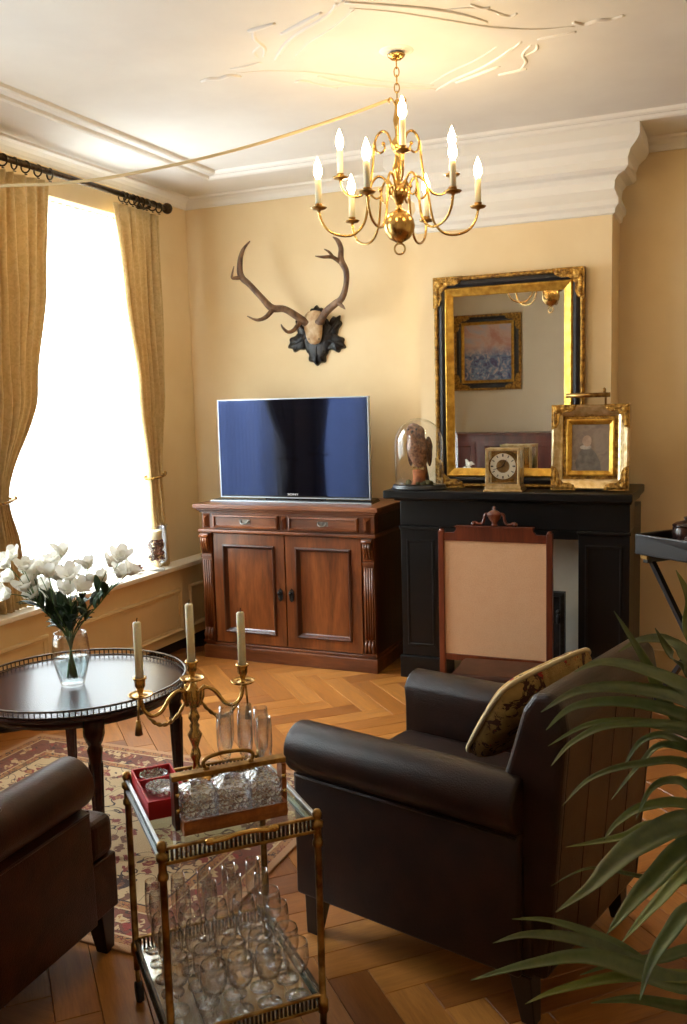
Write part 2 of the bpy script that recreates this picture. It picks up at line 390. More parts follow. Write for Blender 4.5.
def rug_material(x0, x1, y0, y1):
    m, nt, b = nodes_of('rug_wool')
    t = nt.nodes.new('ShaderNodeTexCoord'); sp = nt.nodes.new('ShaderNodeSeparateXYZ'); nt.links.new(t.outputs['Object'], sp.inputs[0])
    hx, hy = (x1-x0)/2, (y1-y0)/2
    ex = mth(nt, 'SUBTRACT', hx, mth(nt, 'ABSOLUTE', sp.outputs[0])); ey = mth(nt, 'SUBTRACT', hy, mth(nt, 'ABSOLUTE', sp.outputs[1]))
    e = mth(nt, 'MINIMUM', ex, ey)
    cream, red, dk, blue, gold = srgb(206, 176, 132), srgb(134, 44, 30), srgb(62, 34, 26), srgb(62, 62, 70), srgb(176, 120, 66)
    def floral(scale, thr, ground, c1, c2):
        v = nt.nodes.new('ShaderNodeTexVoronoi'); v.inputs['Scale'].default_value = scale
        wv = noise(nt, t.outputs['Object'], scale*0.8, 2, 0.5, 2.5)
        d = nt.nodes.new('ShaderNodeVectorMath'); d.operation = 'ADD'
        cc = nt.nodes.new('ShaderNodeCombineXYZ'); nt.links.new(mth(nt, 'MULTIPLY', wv, 0.08), cc.inputs[0]); nt.links.new(mth(nt, 'MULTIPLY', wv, -0.08), cc.inputs[1])
        nt.links.new(t.outputs['Object'], d.inputs[0]); nt.links.new(cc.outputs[0], d.inputs[1]); nt.links.new(d.outputs[0], v.inputs['Vector'])
        ring = mth(nt, 'LESS_THAN', v.outputs['Distance'], thr); core = mth(nt, 'LESS_THAN', v.outputs['Distance'], thr*0.5)
        vine = mth(nt, 'LESS_THAN', mth(nt, 'ABSOLUTE', mth(nt, 'SUBTRACT', noise(nt, t.outputs['Object'], scale*0.55, 1, 0.4, 1.2), 0.5)), 0.016)
        c = mixc(nt, vine, ground, dk)
        pick = mixc(nt, mth(nt, 'GREATER_THAN', v.outputs['Color'], 0.55), c1, c2)
        c = mixc(nt, ring, c, pick); return mixc(nt, core, c, gold)
    field = floral(15, 0.36, cream, red, srgb(120, 74, 50)); border = floral(20, 0.4, srgb(122, 62, 40), cream, srgb(150, 48, 34))
    guard = floral(40, 0.42, gold, red, dk)
    def sel(lo, c_in, c_out): return mixc(nt, mth(nt, 'GREATER_THAN', e, lo), c_out, c_in)
    c = sel(0.235, field, dk); c = sel(0.228, c, guard); c = sel(0.195, c, cream); c = sel(0.188, c, border)
    c = sel(0.072, c, cream); c = sel(0.064, c, guard); c = sel(0.03, c, srgb(190, 142, 100))
    fz = noise(nt, t.outputs['Object'], 260, 2)
    c = mixc(nt, 0.35, c, ramp(nt, fz, [(0.3, (0.6, 0.6, 0.6, 1)), (0.7, (1, 1, 1, 1))]), 'MULTIPLY')
    nt.links.new(c, b.inputs['Base Color']); b.inputs['Roughness'].default_value = 0.95; b.inputs['Sheen Weight'].default_value = 0.2
    bump(nt, b, fz, 0.4); MATS['rug_wool'] = m
def tapestry_material():
    m, nt, b = nodes_of('tapestry')
    v = coords(nt, 'Object'); g = ramp(nt, noise(nt, v, 9, 4, 0.6, 1), [(0.35, srgb(150, 114, 62)), (0.6, srgb(204, 166, 98))])
    tree = mth(nt, 'GREATER_THAN', noise(nt, v, 17, 5, 0.65, 1.5), 0.57); red = mth(nt, 'GREATER_THAN', noise(nt, coords(nt, 'Object', loc=(3, 1, 2)), 15, 4, 0.7), 0.62)
    c = mixc(nt, tree, g, srgb(84, 50, 32)); c = mixc(nt, red, c, srgb(172, 50, 38))
    nt.links.new(c, b.inputs['Base Color']); b.inputs['Roughness'].default_value = 0.9; bump(nt, b, noise(nt, v, 260, 2), 0.4); MATS['tapestry'] = m
tapestry_material()
def screen_fabric():
    m, nt, b = nodes_of('screen_cloth'); v = coords(nt, 'Object')
    n = noise(nt, v, 150, 3); k = noise(nt, v, 16, 2)
    c = mixc(nt, k, srgb(208, 162, 122), srgb(214, 172, 134)); nt.links.new(mixc(nt, 0.25, c, ramp(nt, n, [(0.35, (0.7, 0.66, 0.62, 1)), (0.6, (1, 1, 1, 1))]), 'MULTIPLY'), b.inputs['Base Color'])
    b.inputs['Roughness'].default_value = 0.85; bump(nt, b, n, 0.25); MATS['screen_cloth'] = m
screen_fabric()
def leaf_material():
    m, nt, b = nodes_of('palm_leaf'); v = coords(nt, 'Object'); oi = nt.nodes.new('ShaderNodeObjectInfo')
    a = ramp(nt, oi.outputs['Random'], [(0, srgb(34, 62, 42)), (0.5, srgb(54, 84, 46)), (1, srgb(104, 112, 46))])
    n = noise(nt, v, 40, 3, 0.6)
    nt.links.new(mixc(nt, mth(nt, 'MULTIPLY', n, 0.45), a, srgb(150, 150, 80)), b.inputs['Base Color'])
    b.inputs['Roughness'].default_value = 0.38; b.inputs['Specular IOR Level'].default_value = 0.6; MATS['palm_leaf'] = m
leaf_material()
def tv_screen():
    m, nt, b = nodes_of('tv_panel'); b.inputs['Base Color'].default_value = (0.002, 0.002, 0.004, 1)
    b.inputs['Roughness'].default_value = 0.06; b.inputs['Specular Tint'].default_value = (0.30, 0.42, 1.0, 1); b.inputs['Specular IOR Level'].default_value = 0.6
    MATS['tv_panel'] = m
tv_screen()
def mirror_mat():
    m, nt, b = nodes_of('mirror_silver'); b.inputs['Base Color'].default_value = (0.86, 0.86, 0.84, 1); b.inputs['Metallic'].default_value = 1.0
    b.inputs['Roughness'].default_value = 0.015; MATS['mirror_silver'] = m
mirror_mat()
def canvas_mat(name, stops, scale, seed, extra=None):
    m, nt, b = nodes_of(name); v = coords(nt, 'Object', loc=(seed, seed*2, seed*3))
    c = ramp(nt, noise(nt, v, scale, 5, 0.62, 1.0), stops)
    if extra: c = extra(nt, c)
    nt.links.new(c, b.inputs['Base Color']); b.inputs['Roughness'].default_value = 0.55; MATS[name] = m
# ------------------------------------------------------------------ the room
XL, XR, YB, YF, CZ = -3.49, 2.2, 5.47, -0.55, 2.95
BX0, BX1, BY = -1.755, -0.685, 5.17           # chimney breast
fl = MB().box(XL-0.3, XR, YF, YB, -0.1, -0.012).build('floor', 'toe_dark'); struct(fl, 'honey oak herringbone parquet floor', 'floor')
W_, L_ = 0.12, 0.60
pm = MB()
c_ = 0.0022
pm.add([(x, y, -0.012) for y in (0, W_) for x in (0, L_)]+[(x, y, -c_) for y in (0.0008, W_-0.0008) for x in (0.0008, L_-0.0008)]+[(x, y, 0.0) for y in (c_, W_-c_) for x in (c_, L_-c_)],
       [(0, 2, 3, 1), (0, 1, 5, 4), (1, 3, 7, 5), (3, 2, 6, 7), (2, 0, 4, 6), (4, 5, 9, 8), (5, 7, 11, 9), (7, 6, 10, 11), (6, 4, 8, 10), (8, 9, 11, 10)])
first = pm.build('plank', 'oak_plank', fl)
plank_me = first.data
ORG = Vector((-2.06, 4.73, 0)); A_ = Vector((1, -1, 0)).normalized(); B_ = Vector((1, 1, 0)).normalized()
cands = []
nn = 5
for k in range(-8, 9):
    for i in range(-60, 60):
        for kind in (0, 1):
            if kind == 0: a, b, ang = i+2*nn*k, i, -45; ca, cb = a+nn/2, b+0.5
            else: a, b, ang = i+2*nn*k+1, i-2*nn+1, 45; ca, cb = a-0.5, b+nn/2
            c = ORG+A_*(ca*W_)+B_*(cb*W_)
            if not (XL+0.05 < c.x < XR-0.05 and YF+0.05 < c.y < YB-0.02): continue
            o = ORG+A_*(a*W_)+B_*(b*W_)
            q = c-CPOS
            dz = q.dot(CF); vis = False
            if dz > 0.5:
                px, py, _ = proj(c); vis = -60 < px < 747 and py < 1110
            cands.append((not vis, q.length, o, ang))
cands.sort(key=lambda t: (t[0], t[1]))
rest = MB()
for i, (nv, d, o, ang) in enumerate(cands):
    if i == 0: p = first
    elif i < 298 and not nv: p = link_copy(first, fl)
    else:
        M_ = Matrix.Translation(o) @ Matrix.Rotation(R(ang), 4, 'Z')
        rest.add([M_ @ v.co for v in plank_me.vertices], [tuple(f.vertices) for f in plank_me.polygons]); continue
    p.location = o; p.rotation_euler = (0, 0, R(ang))
if rest.v:
    ro = rest.build('planks_out_of_view', 'oak_plank', fl); ro['kind'] = 'stuff'

struct(MB().box(XL-0.3, XR+0.1, YF-0.1, YB+0.1, CZ, CZ+0.1).build('ceiling', 'ceiling_paint'), 'white plastered ceiling with moulded frame', 'ceiling')
struct(MB().box(XL-0.3, XR+0.1, YB, YB+0.15, -0.1, CZ).build('wall_back', 'wall_paint'), 'warm cream wall behind the television', 'wall')
struct(MB().box(XR, XR+0.15, YF-0.1, YB, -0.1, CZ).build('wall_right', 'wall_paint'), 'warm cream wall right of the alcove', 'wall')
struct(MB().box(XL-0.3, XR+0.1, YF-0.15, YF, -0.1, CZ).build('wall_front', 'wall_paint_brightened'), 'cream wall seen in the mirror', 'wall')
w = MB(); ys = sorted([y for p in WIN for y in p]); XO = XL-0.26
w.box(XO, XL, YF, ys[0], -0.1, CZ).box(XO, XL, ys[1], ys[2], -0.1, CZ).box(XO, XL, ys[3], YB, -0.1, CZ)
for y0, y1 in WIN: w.box(XO, XL, y0, y1, -0.1, SILL_Z-0.03).box(XO, XL, y0, y1, HEAD_Z, CZ)
struct(w.build('wall_left', 'wall_paint'), 'yellow cream window wall', 'wall')
struct(MB().box(BX0, BX1, BY, YB, 0, CZ).build('wall_chimney', 'wall_paint'), 'cream chimney breast above the mantelpiece', 'wall')

# chimney cornice, wrapped round the breast
prof = [(0.0, 2.53), (0.014, 2.535), (0.018, 2.56), (0.034, 2.575), (0.036, 2.60), (0.022, 2.63), (0.010, 2.66), (0.014, 2.70), (0.034, 2.725), (0.07, 2.735), (0.088, 2.75), (0.085, 2.79), (0.10, 2.83), (0.135, 2.86), (0.15, 2.885), (0.15, 2.95), (0.0, 2.95)]
cm = MB(); vs = []
for o_, z in prof: vs += [(BX0-o_, YB, z), (BX0-o_, BY-o_, z), (BX1+o_, BY-o_, z), (BX1+o_, YB, z)]
n = len(prof)
cm.add(vs, [(i*4+k, i*4+k+1, ((i+1) % n)*4+k+1, ((i+1) % n)*4+k) for i in range(n) for k in range(3)])
struct(cm.build('trim_1', 'stucco'), 'deep white stepped cornice round the chimney breast', 'cornice')
# small cove along the walls
cv = [(0, 0), (0.012, 0.0), (0.016, 0.012), (0.03, 0.03), (0.055, 0.045), (0.085, 0.05), (0.09, 0.062), (0.0, 0.062)]
def cove(x0, x1, kind):
    b = MB()
    if kind == 'back': b.prism(cv, lambda a, z, d: (d, YB-a, CZ-0.062+z), x0, x1)
    elif kind == 'left': b.prism(cv, lambda a, z, d: (XL+a, d, CZ-0.062+z), x0, x1)
    elif kind == 'right': b.prism(cv, lambda a, z, d: (XR-a, d, CZ-0.062+z), x0, x1)
    else: b.prism(cv, lambda a, z, d: (d, YF+a, CZ-0.062+z), x0, x1)
    return b
struct(cove(XL, BX0, 'back').build('trim_2', 'stucco'), 'slim white cove above the television wall', 'cornice')
struct(cove(BX1, XR, 'back').build('trim_3', 'stucco'), 'slim cove in the dim alcove', 'cornice')
struct(cove(YF, YB, 'left').build('trim_4', 'stucco'), 'slim white cove above the curtain rod', 'cornice')
struct(cove(YF, YB, 'right').build('trim_5', 'stucco'), 'cove of the right wall', 'cornice')
struct(cove(XL, XR, 'front').build('trim_6', 'stucco'), 'cove of the mirrored wall', 'cornice')
# moulded frame lines on the ceiling
for i, (x0, x1, y0, y1) in enumerate([(-3.03, 1.74, 0.1, 5.005), (-2.925, 1.635, 0.2, 4.90)]):
    b = MB()
    b.frame(x1-x0, y1-y0, [(0, 0), (0.006, 0.014), (0.02, 0.02), (0.034, 0.014), (0.042, 0)])
    b.xf(Matrix.Translation(((x0+x1)/2, (y0+y1)/2, CZ+0.001)) @ Matrix.Rotation(R(90), 4, 'X'))
    struct(b.build('trim_%d' % (7+i), 'stucco'), ('outer' if i == 0 else 'inner')+' moulded line of the ceiling frame', 'moulding')
# stucco ceiling rose round the chandelier hook
CHX, CHY = -1.30, 3.60
rose = MB()
rose.lathe([(0.0, -0.008), (0.04, -0.008), (0.06, -0.004), (0.075, 0.0)], 40, (CHX, CHY, CZ+0.002))
strokes = [([(275, 60), (287, 42), (308, 27), (328, 15), (337, 3)], 0.013), ([(281, 34), (300, 24), (322, 12)], 0.016),
           ([(345, 2), (390, 5), (433, 9), (465, 15), (487, 22)], 0.014), ([(349, 8), (395, 12), (440, 19), (492, 27), (540, 29), (575, 26)], 0.011),
           ([(436, 90), (458, 78), (481, 68), (500, 57), (512, 48)], 0.013), ([(430, 84), (452, 71), (476, 60), (498, 46)], 0.009),
           ([(248, 31), (258, 28), (275, 23)], 0.016), ([(230, 69), (245, 66), (261, 62)], 0.013), ([(573, 22), (584, 24), (598, 20), (612, 19), (624, 15)], 0.017),
           ([(520, 70), (526, 62), (523, 54), (531, 45)], 0.011), ([(498, 14), (510, 16), (517, 13)], 0.013), ([(470, 4), (482, 8), (490, 7)], 0.012),
           ([(300, 80), (330, 86), (362, 84)], 0.010), ([(262, 45), (254, 52), (258, 58)], 0.010)]
for pts, r in strokes:
    P3 = [at(x, y, 2, CZ) for x, y in pts]
    for sx, sy in ((1, 1), (-1, -1)):
        Q = spline([Vector((CHX+(p.x-CHX)*sx, CHY+(p.y-CHY)*sy, CZ+0.003)) for p in P3], 5)
        k = len(Q)-1
        rose.tube(Q, [0.8*r*(0.45+0.55*math.sin(math.pi*(0.12+0.76*i/k))) for i in range(k+1)], 6)
struct(rose.build('trim_9', 'stucco'), 'white stucco ceiling rose with scrolls and leaves above the chandelier', 'ceiling rose')

# windows
for i, (y0, y1) in enumerate(WIN):
    xw = XL-0.20
    f = MB(); hgt = HEAD_Z-SILL_Z; wd = y1-y0
    f.frame(wd, hgt, [(0, 0), (0, 0.05), (0.07, 0.05), (0.07, 0)]).box(-wd/2, wd/2, -0.045, 0, 0.55, 0.62).box(-0.03, 0.03, -0.045, 0, -hgt/2, 0.55)
    wo = f.build('window_%d' % (i+1), 'window_white', loc=(xw, (y0+y1)/2, (SILL_Z+HEAD_Z)/2), rot=(0, 0, R(90)))
    struct(wo, 'tall white sash window behind net curtain' if i == 0 else 'second tall sash window nearer the camera', 'window')
    for (a, b_, c, d) in ((-wd/2+0.06, -0.02, -hgt/2+0.06, 0.56), (0.02, wd/2-0.06, -hgt/2+0.06, 0.56), (-wd/2+0.06, wd/2-0.06, 0.61, hgt/2-0.06)):
        MB().box(a, b_, -0.026, -0.022, c, d).build('pane', 'pane_glass', wo)

# panelled bench below the windows
PX = -3.385
tb = MB().box(XL, PX, 1.2, YB, 0.075, SILL_Z-0.03)
t10 = tb.build('trim_10', 'panel_paint'); struct(t10, 'cream panelled casing below the windows', 'panelling')
for (y0, y1) in ((5.14, 5.43), (3.87, 5.05), (2.70, 3.78), (1.53, 2.61)):
    b = MB(); b.frame(y1-y0, 0.29, [(0, 0), (0.004, 0.014), (0.014, 0.017), (0.022, 0.010), (0.036, 0.006), (0.036, 0)])
    b.xf(Matrix.Translation((PX-0.0005, (y0+y1)/2, 0.272)) @ Matrix.Rotation(R(90), 4, 'Z'))
    b.build('panel', 'panel_paint', t10)
MB().box(XL, PX-0.03, 1.2, YB, 0.0, 0.075).build('toe_kick', 'toe_dark', t10)  # dark colour painted in for the shadow gap under the casing
sb = MB().box(XL, PX+0.038, 1.15, YB, SILL_Z-0.03, SILL_Z)
for y0, y1 in WIN: sb.box(XL-0.25, XL, y0, y1, SILL_Z-0.03, SILL_Z)
struct(sb.build('trim_11', 'sill_paint', bevel=0.006), 'white window sill board', 'window sill')
struct(MB().box(XL, PX+0.008, 1.2, YB, SILL_Z-0.06, SILL_Z-0.03).build('trim_12', 'panel_paint'), 'moulding under the window sill', 'moulding')
struct(MB().box(BX1+0.005, XR, YB-0.02, YB, 0, 0.14).box(BX1+0.005, BX1+0.02, BY, YB-0.02, 0, 0.14).build('baseboard_back', 'panel_paint', bevel=0.004), 'baseboard of the alcove', 'baseboard')
struct(MB().box(XR-0.02, XR, YF, YB-0.02, 0, 0.14).build('baseboard_right', 'panel_paint', bevel=0.004), 'baseboard of the right wall', 'baseboard')
struct(MB().box(XL, XR-0.02, YF, YF+0.02, 0, 0.14).build('baseboard_front', 'panel_paint', bevel=0.004), 'baseboard of the mirrored wall', 'baseboard')

# ------------------------------------------------------------------ curtains
def sheer(y0, y1, label):
    b = MB()
    nu, nz = 110, 12; zt, zb = HEAD_Z-0.02, SILL_Z+0.015
    def fn(u, v):
        z = zb+(zt-zb)*v; y = y0+(y1-y0)*u
        amp = 0.012+0.008*v
        return (XL-0.035+amp*math.sin(u*2*math.pi*22+math.sin(u*17)*0.8), y, z)
    b.grid(fn, nu*2, nz)
    # gathered heading on a white rail
    o = b.build('sheer_curtain', 'sheer_net')
    tag(o, label, 'net curtain')
    r = MB().tube([(XL-0.035, y0, zt), (XL-0.035, y1, zt)], 0.008, 8).build('rail', 'window_white', o)
    return o
sheer(*[y for y in (WIN[0][0]+0.005, WIN[0][1]-0.005)], 'bright white net curtain filling the window between gold drapes')
sheer(*[y for y in (WIN[1][0]+0.005, WIN[1][1]-0.005)], 'white net curtain of the second window nearer the camera')

def drape(edge, folds, label, name='curtain', ztop=2.785, zbot=SILL_Z+0.004, seed=0, tie=None, xc=-3.432, amp=0.034):
    """edge: [(z, y_left, y_right)] from the top down; folds counts the pleats"""
    rnd = random.Random(seed)
    ph = [rnd.uniform(-0.5, 0.5) for _ in range(folds*2+2)]
    zs = [e[0] for e in edge]
    def lim(z):
        for k in range(len(edge)-1):
            if edge[k][0] >= z >= edge[k+1][0]:
                t = (edge[k][0]-z)/(edge[k][0]-edge[k+1][0]); t = t*t*(3-2*t) if k else t
                return [edge[k][j]+(edge[k+1][j]-edge[k][j])*t for j in (1, 2)]
        return edge[-1][1:]
    b = MB(); nu, nz = folds*12, 46
    def fn(u, v):
        z = ztop+(zbot-ztop)*v; a, c = lim(z); y = a+(c-a)*u
        w = (c-a)/max(edge[0][2]-edge[0][1], 1e-3)
        i = u*folds; k = int(min(i, folds-1e-6))
        s = math.sin(2*math.pi*i+ph[k]*math.sin(math.pi*(i-k)))
        A = amp*(0.7+0.3*v if w > 0.5 else 0.8)*(0.8+0.4*ph[k])
        pinch = math.exp(-((z-2.72)/0.05)**2)*0.5
        return (xc+A*(1-pinch)*s+0.01*math.sin(5*v+k), y+0.006*math.sin(9*v+2.1*k), z)
    b.grid(fn, nu, nz)
    o = b.build(name, 'curtain_damask', solid=0.003); tag(o, label, 'curtain', 'gold damask curtains')
    if tie:
        zt, hook = tie; a, c = lim(zt)
        t = MB(); pts = []
        for k in range(17):
            an = 2*math.pi*k/16
            pts.append((xc+0.058*math.cos(an), (a+c)/2+((c-a)/2+0.018)*math.sin(an), zt+0.012*math.sin(an)))
        t.tube(pts[:-1], 0.008, 6, closed=True)
        t.tube([(xc, c+0.01, zt+0.01), (xc-0.05, c+0.045, zt+0.012), (XL, c+0.05, zt+0.012)], 0.006, 6); t.ball((xc+0.012, c+0.03, zt+0.012), 0.013, 8, 6)
        t.build('tieback', 'gold_carved', o)
    return o
drape([(2.785, 4.61, 5.09), (2.3, 4.66, 5.07), (1.7, 4.76, 5.03), (1.16, 4.825, 4.955), (1.0, 4.83, 4.97), (0.575, 4.87, 5.0)], 6, 'gold curtain on the right of the window beside the television', seed=3, tie=(1.16, 1))
drape([(2.785, 3.44, 4.06), (2.3, 3.44, 4.0), (1.7, 3.46, 3.89), (1.14, 3.46, 3.62), (0.9, 3.46, 3.68), (0.56, 3.44, 3.74)], 9, 'gold curtain on the left of the window at the picture edge', seed=5, tie=(1.14, 1))
drape([(2.785, 2.62, 3.02), (2.3, 2.70, 3.02), (1.7, 2.78, 3.02), (1.14, 2.88, 3.02), (0.9, 2.85, 3.02), (0.56, 2.8, 3.02)], 6, 'gold curtain on the far side of the second window', seed=8, tie=(1.14, 1))
drape([(2.785, 1.45, 1.85), (2.3, 1.45, 1.78), (1.7, 1.45, 1.68), (1.14, 1.45, 1.6), (0.9, 1.45, 1.62), (0.56, 1.45, 1.66)], 6, 'gold curtain on the near side of the second window', seed=9, tie=(1.14, 1))
def rod(y0, y1, rings, label):
    x, z = -3.40, 2.832
    t = thing('curtain_rod', label, 'curtain rod', (x, y1, z))
    MB().tube([(0, y0-y1, 0), (0, -0.01, 0)], 0.016, 12).build('rod', 'bronze', t)
    for y in (y0-y1-0.03, 0.02):
        MB().ball((0, y, 0), 0.034, 14, 10).lathe([(0.02, -0.004), (0.024, 0), (0.02, 0.004)], 12, (0, y, 0.0)).build('finial', 'bronze', t)
    for y in (y0-y1+0.12, -0.16):
        MB().tube([(0, y, -0.02), (-0.06, y, -0.03), (XL-x+0.002, y, -0.02)], 0.008, 8).ball((XL-x+0.01, y, -0.02), (0.008, 0.03, 0.03), 10, 6).build('bracket', 'bronze', t)
    g = None
    for k, y in enumerate(rings):
        if g is None:
            b = MB(); b.tube([(0.028*math.cos(a), 0.0, 0.028*math.sin(a)-0.012) for a in [2*math.pi*i/20 for i in range(20)]], 0.0045, 6, closed=True)
            b.tube([(0.004*math.cos(a), 0.008*math.sin(a), -0.049) for a in [2*math.pi*i/10 for i in range(10)]], 0.002, 5, closed=True)
            g = b.build('ring', 'bronze', t); r_ = g
        else: r_ = link_copy(g, t)
        r_.location = (0, y-y1, 0); r_.rotation_euler = (0, 0, random.uniform(-0.35, 0.35))
rod(3.42, 5.10, [3.5, 3.6, 3.7, 3.78, 3.86, 3.95, 4.04, 4.66, 4.70, 4.76, 4.80, 4.85, 4.90, 4.96, 5.03], 'dark bronze curtain rod with rings above the bright window')
rod(1.42, 3.05, [1.5, 1.6, 1.7, 1.8, 2.66, 2.74, 2.82, 2.9, 2.98], 'dark bronze curtain rod of the second window')
# ------------------------------------------------------------------ oak cabinet
CX0, CX1, CYF, CYB, CH = -3.15, -1.975, 4.95, 5.45, 0.985
def cabinet():
    cx = (CX0+CX1)/2; hw = (CX1-CX0)/2; dp = CYB-CYF
    t = thing('oak_cabinet', 'brown oak cabinet with two drawers and two panelled doors under the television', 'cabinet', (cx, CYF, 0))
    b = MB().box(-hw+0.02, hw-0.005, 0.03, dp, 0.10, 0.93)
    b.build('body', 'oak_dark', t, bevel=0.003)
    MB().box(-hw-0.005, hw+0.008, -0.012, dp, 0.0, 0.085).box(-hw+0.005, hw+0.0, 0.0, dp, 0.085, 0.105).build('plinth', 'oak_cabinet_h', t, bevel=0.006)
    # top with a stepped cornice
    top = MB()
    for z0, z1, o in ((0.93, 0.943, 0.005), (0.943, 0.957, 0.018), (0.957, 0.985, 0.034)):
        top.box(-hw-o, hw+o, -o, dp, z0, z1)
    top.build('top', 'oak_cabinet_h', t, bevel=0.005)
    MB().box(-hw-0.012, hw+0.012, -0.020, dp-0.01, 0.805, 0.827).build('waist_moulding', 'oak_cabinet_h', t, bevel=0.007)
    # frieze rail with drawers
    MB().box(-hw+0.012, hw-0.0, 0.0, 0.06, 0.827, 0.93).build('frieze', 'oak_cabinet_h', t, bevel=0.003)
    for s in (-1, 1):
        d = MB(); xc = s*0.262; w, h = 0.455, 0.086
        d.box(xc-w/2, xc+w/2, -0.010, 0.004, 0.8785-h/2, 0.8785+h/2)
        d.frame(w, h, [(0, 0.010), (0.003, 0.020), (0.012, 0.022), (0.018, 0.012), (0.018, 0.009)], (xc, 0, 0.8785))
        do = d.build('drawer', 'oak_cabinet_h', t)
        p = MB().box(xc-0.036, xc+0.036, -0.0135, -0.010, 0.866, 0.893)
        p.tube(bez((xc-0.026, -0.016, 0.883), (xc-0.03, -0.034, 0.862), (xc+0.03, -0.034, 0.862), (xc+0.026, -0.016, 0.883), 8), 0.004, 6)
        for q in (-0.026, 0.026): p.ball((xc+q, -0.016, 0.883), 0.0065, 8, 6)
        p.build('drawer_pull', 'pewter', do)
    for x in (-hw+0.045, 0.0, hw-0.045):
        bl = MB(); hh = 0.045 if x else 0.04; ww = 0.024 if x else 0.014
        bl.add([(x-ww, 0.0, 0.878-hh), (x+ww, 0, 0.878-hh), (x+ww, 0, 0.878+hh), (x-ww, 0, 0.878+hh), (x, -0.026, 0.878-hh*0.5), (x, -0.026, 0.878+hh*0.5)],
               [(0, 1, 4), (1, 2, 5, 4), (2, 3, 5), (3, 0, 4, 5), (0, 3, 2, 1)])
        bl.build('diamond_block', 'oak_cabinet', t)
    # doors
    for s in (-1, 1):
        x0, x1 = (-0.50, -0.004) if s < 0 else (0.004, 0.50)
        xc = (x0+x1)/2; w = x1-x0; zc, h = 0.455, 0.69
        d = MB(); d.frame(w, h, [(0, 0), (0, 0.012), (0.075, 0.012), (0.075, 0)], (xc, 0.012, zc))
        d.box(xc-w/2+0.07, xc+w/2-0.07, 0.014, 0.024, zc-h/2+0.07, zc+h/2-0.07)
        do = d.build('door', 'oak_cabinet', t, bevel=0.002)
        mo = MB(); mo.frame(w-0.13, h-0.13, [(0, 0.002), (0.002, 0.022), (0.010, 0.024), (0.018, 0.014), (0.022, 0.004), (0.028, -0.002), (0.028, -0.01)], (xc, 0.012, zc))
        mo.build('panel_moulding', 'oak_dark', do)
        hx = xc-s*(w/2-0.034)
        k = MB().prism([(0, 0.052), (0.014, 0.036), (0.017, 0.0), (0.014, -0.036), (0, -0.052), (-0.014, -0.036), (-0.017, 0), (-0.014, 0.036)], lambda a, b_, d_: (hx+a, d_, 0.435+b_*0.8), -0.0045, 0.002)
        k.lathe([(0.0, 0), (0.006, 0), (0.006, 0.012), (0.012, 0.018), (0.0, 0.024)], 10)
        n0 = len(k.v)-50
        k.v[n0:] = [(hx+x, -0.004-z, 0.448+y) for x, y, z in k.v[n0:]]
        k.tube([(hx, -0.012, 0.446), (hx, -0.018, 0.425), (hx, -0.012, 0.410)], 0.004, 6)
        k.build('handle', 'iron', do)
    # carved pilasters
    for s in (-1, 1):
        xc = s*(hw-0.04); w = 0.036
        p = MB().box(xc-w, xc+w, -0.004, 0.03, 0.105, 0.805)
        po = p.build('pilaster', 'oak_cabinet', t, bevel=0.002)
        fl_ = MB()
        for q in (-0.022, -0.0075, 0.0075, 0.022): fl_.tube([(xc+q, -0.006, 0.20), (xc+q, -0.006, 0.63)], 0.0062, 8)
        fl_.build('reeding', 'oak_cabinet', po)
        sc_ = MB()      # scrolled bracket at the head
        side = [(0.0, 0.80), (-0.034, 0.80), (-0.04, 0.785), (-0.03, 0.765), (-0.03, 0.74), (-0.02, 0.715), (-0.016, 0.69), (-0.006, 0.67), (0, 0.665)]
        sc_.prism(side, lambda a, b_, d_: (xc+d_, a, b_), -0.030, 0.030)
        for q in (-0.016, 0.0, 0.016): sc_.tube([(xc+q, -0.036, 0.775), (xc+q, -0.036, 0.745), (xc+q, -0.024, 0.712), (xc+q, -0.014, 0.68)], [0.008, 0.009, 0.008, 0.005], 7)
        sc_.tube([(xc-0.032, -0.033, 0.785), (xc+0.032, -0.033, 0.785)], 0.011, 9)
        sc_.box(xc-0.038, xc+0.038, -0.014, 0.0, 0.645, 0.66)
        sc_.build('bracket', 'oak_cabinet', po)
        ft = MB()
        for q in (-0.02, 0.0, 0.02): ft.tube([(xc+q, -0.004, 0.20), (xc+q*1.1, -0.02, 0.155), (xc+q*1.2, -0.012, 0.118)], [0.006, 0.012, 0.008], 7)
        ft.box(xc-0.042, xc+0.042, -0.014, 0.0, 0.105, 0.118)
        ft.build('acanthus_foot', 'oak_cabinet', po)
    return t
cabinet()

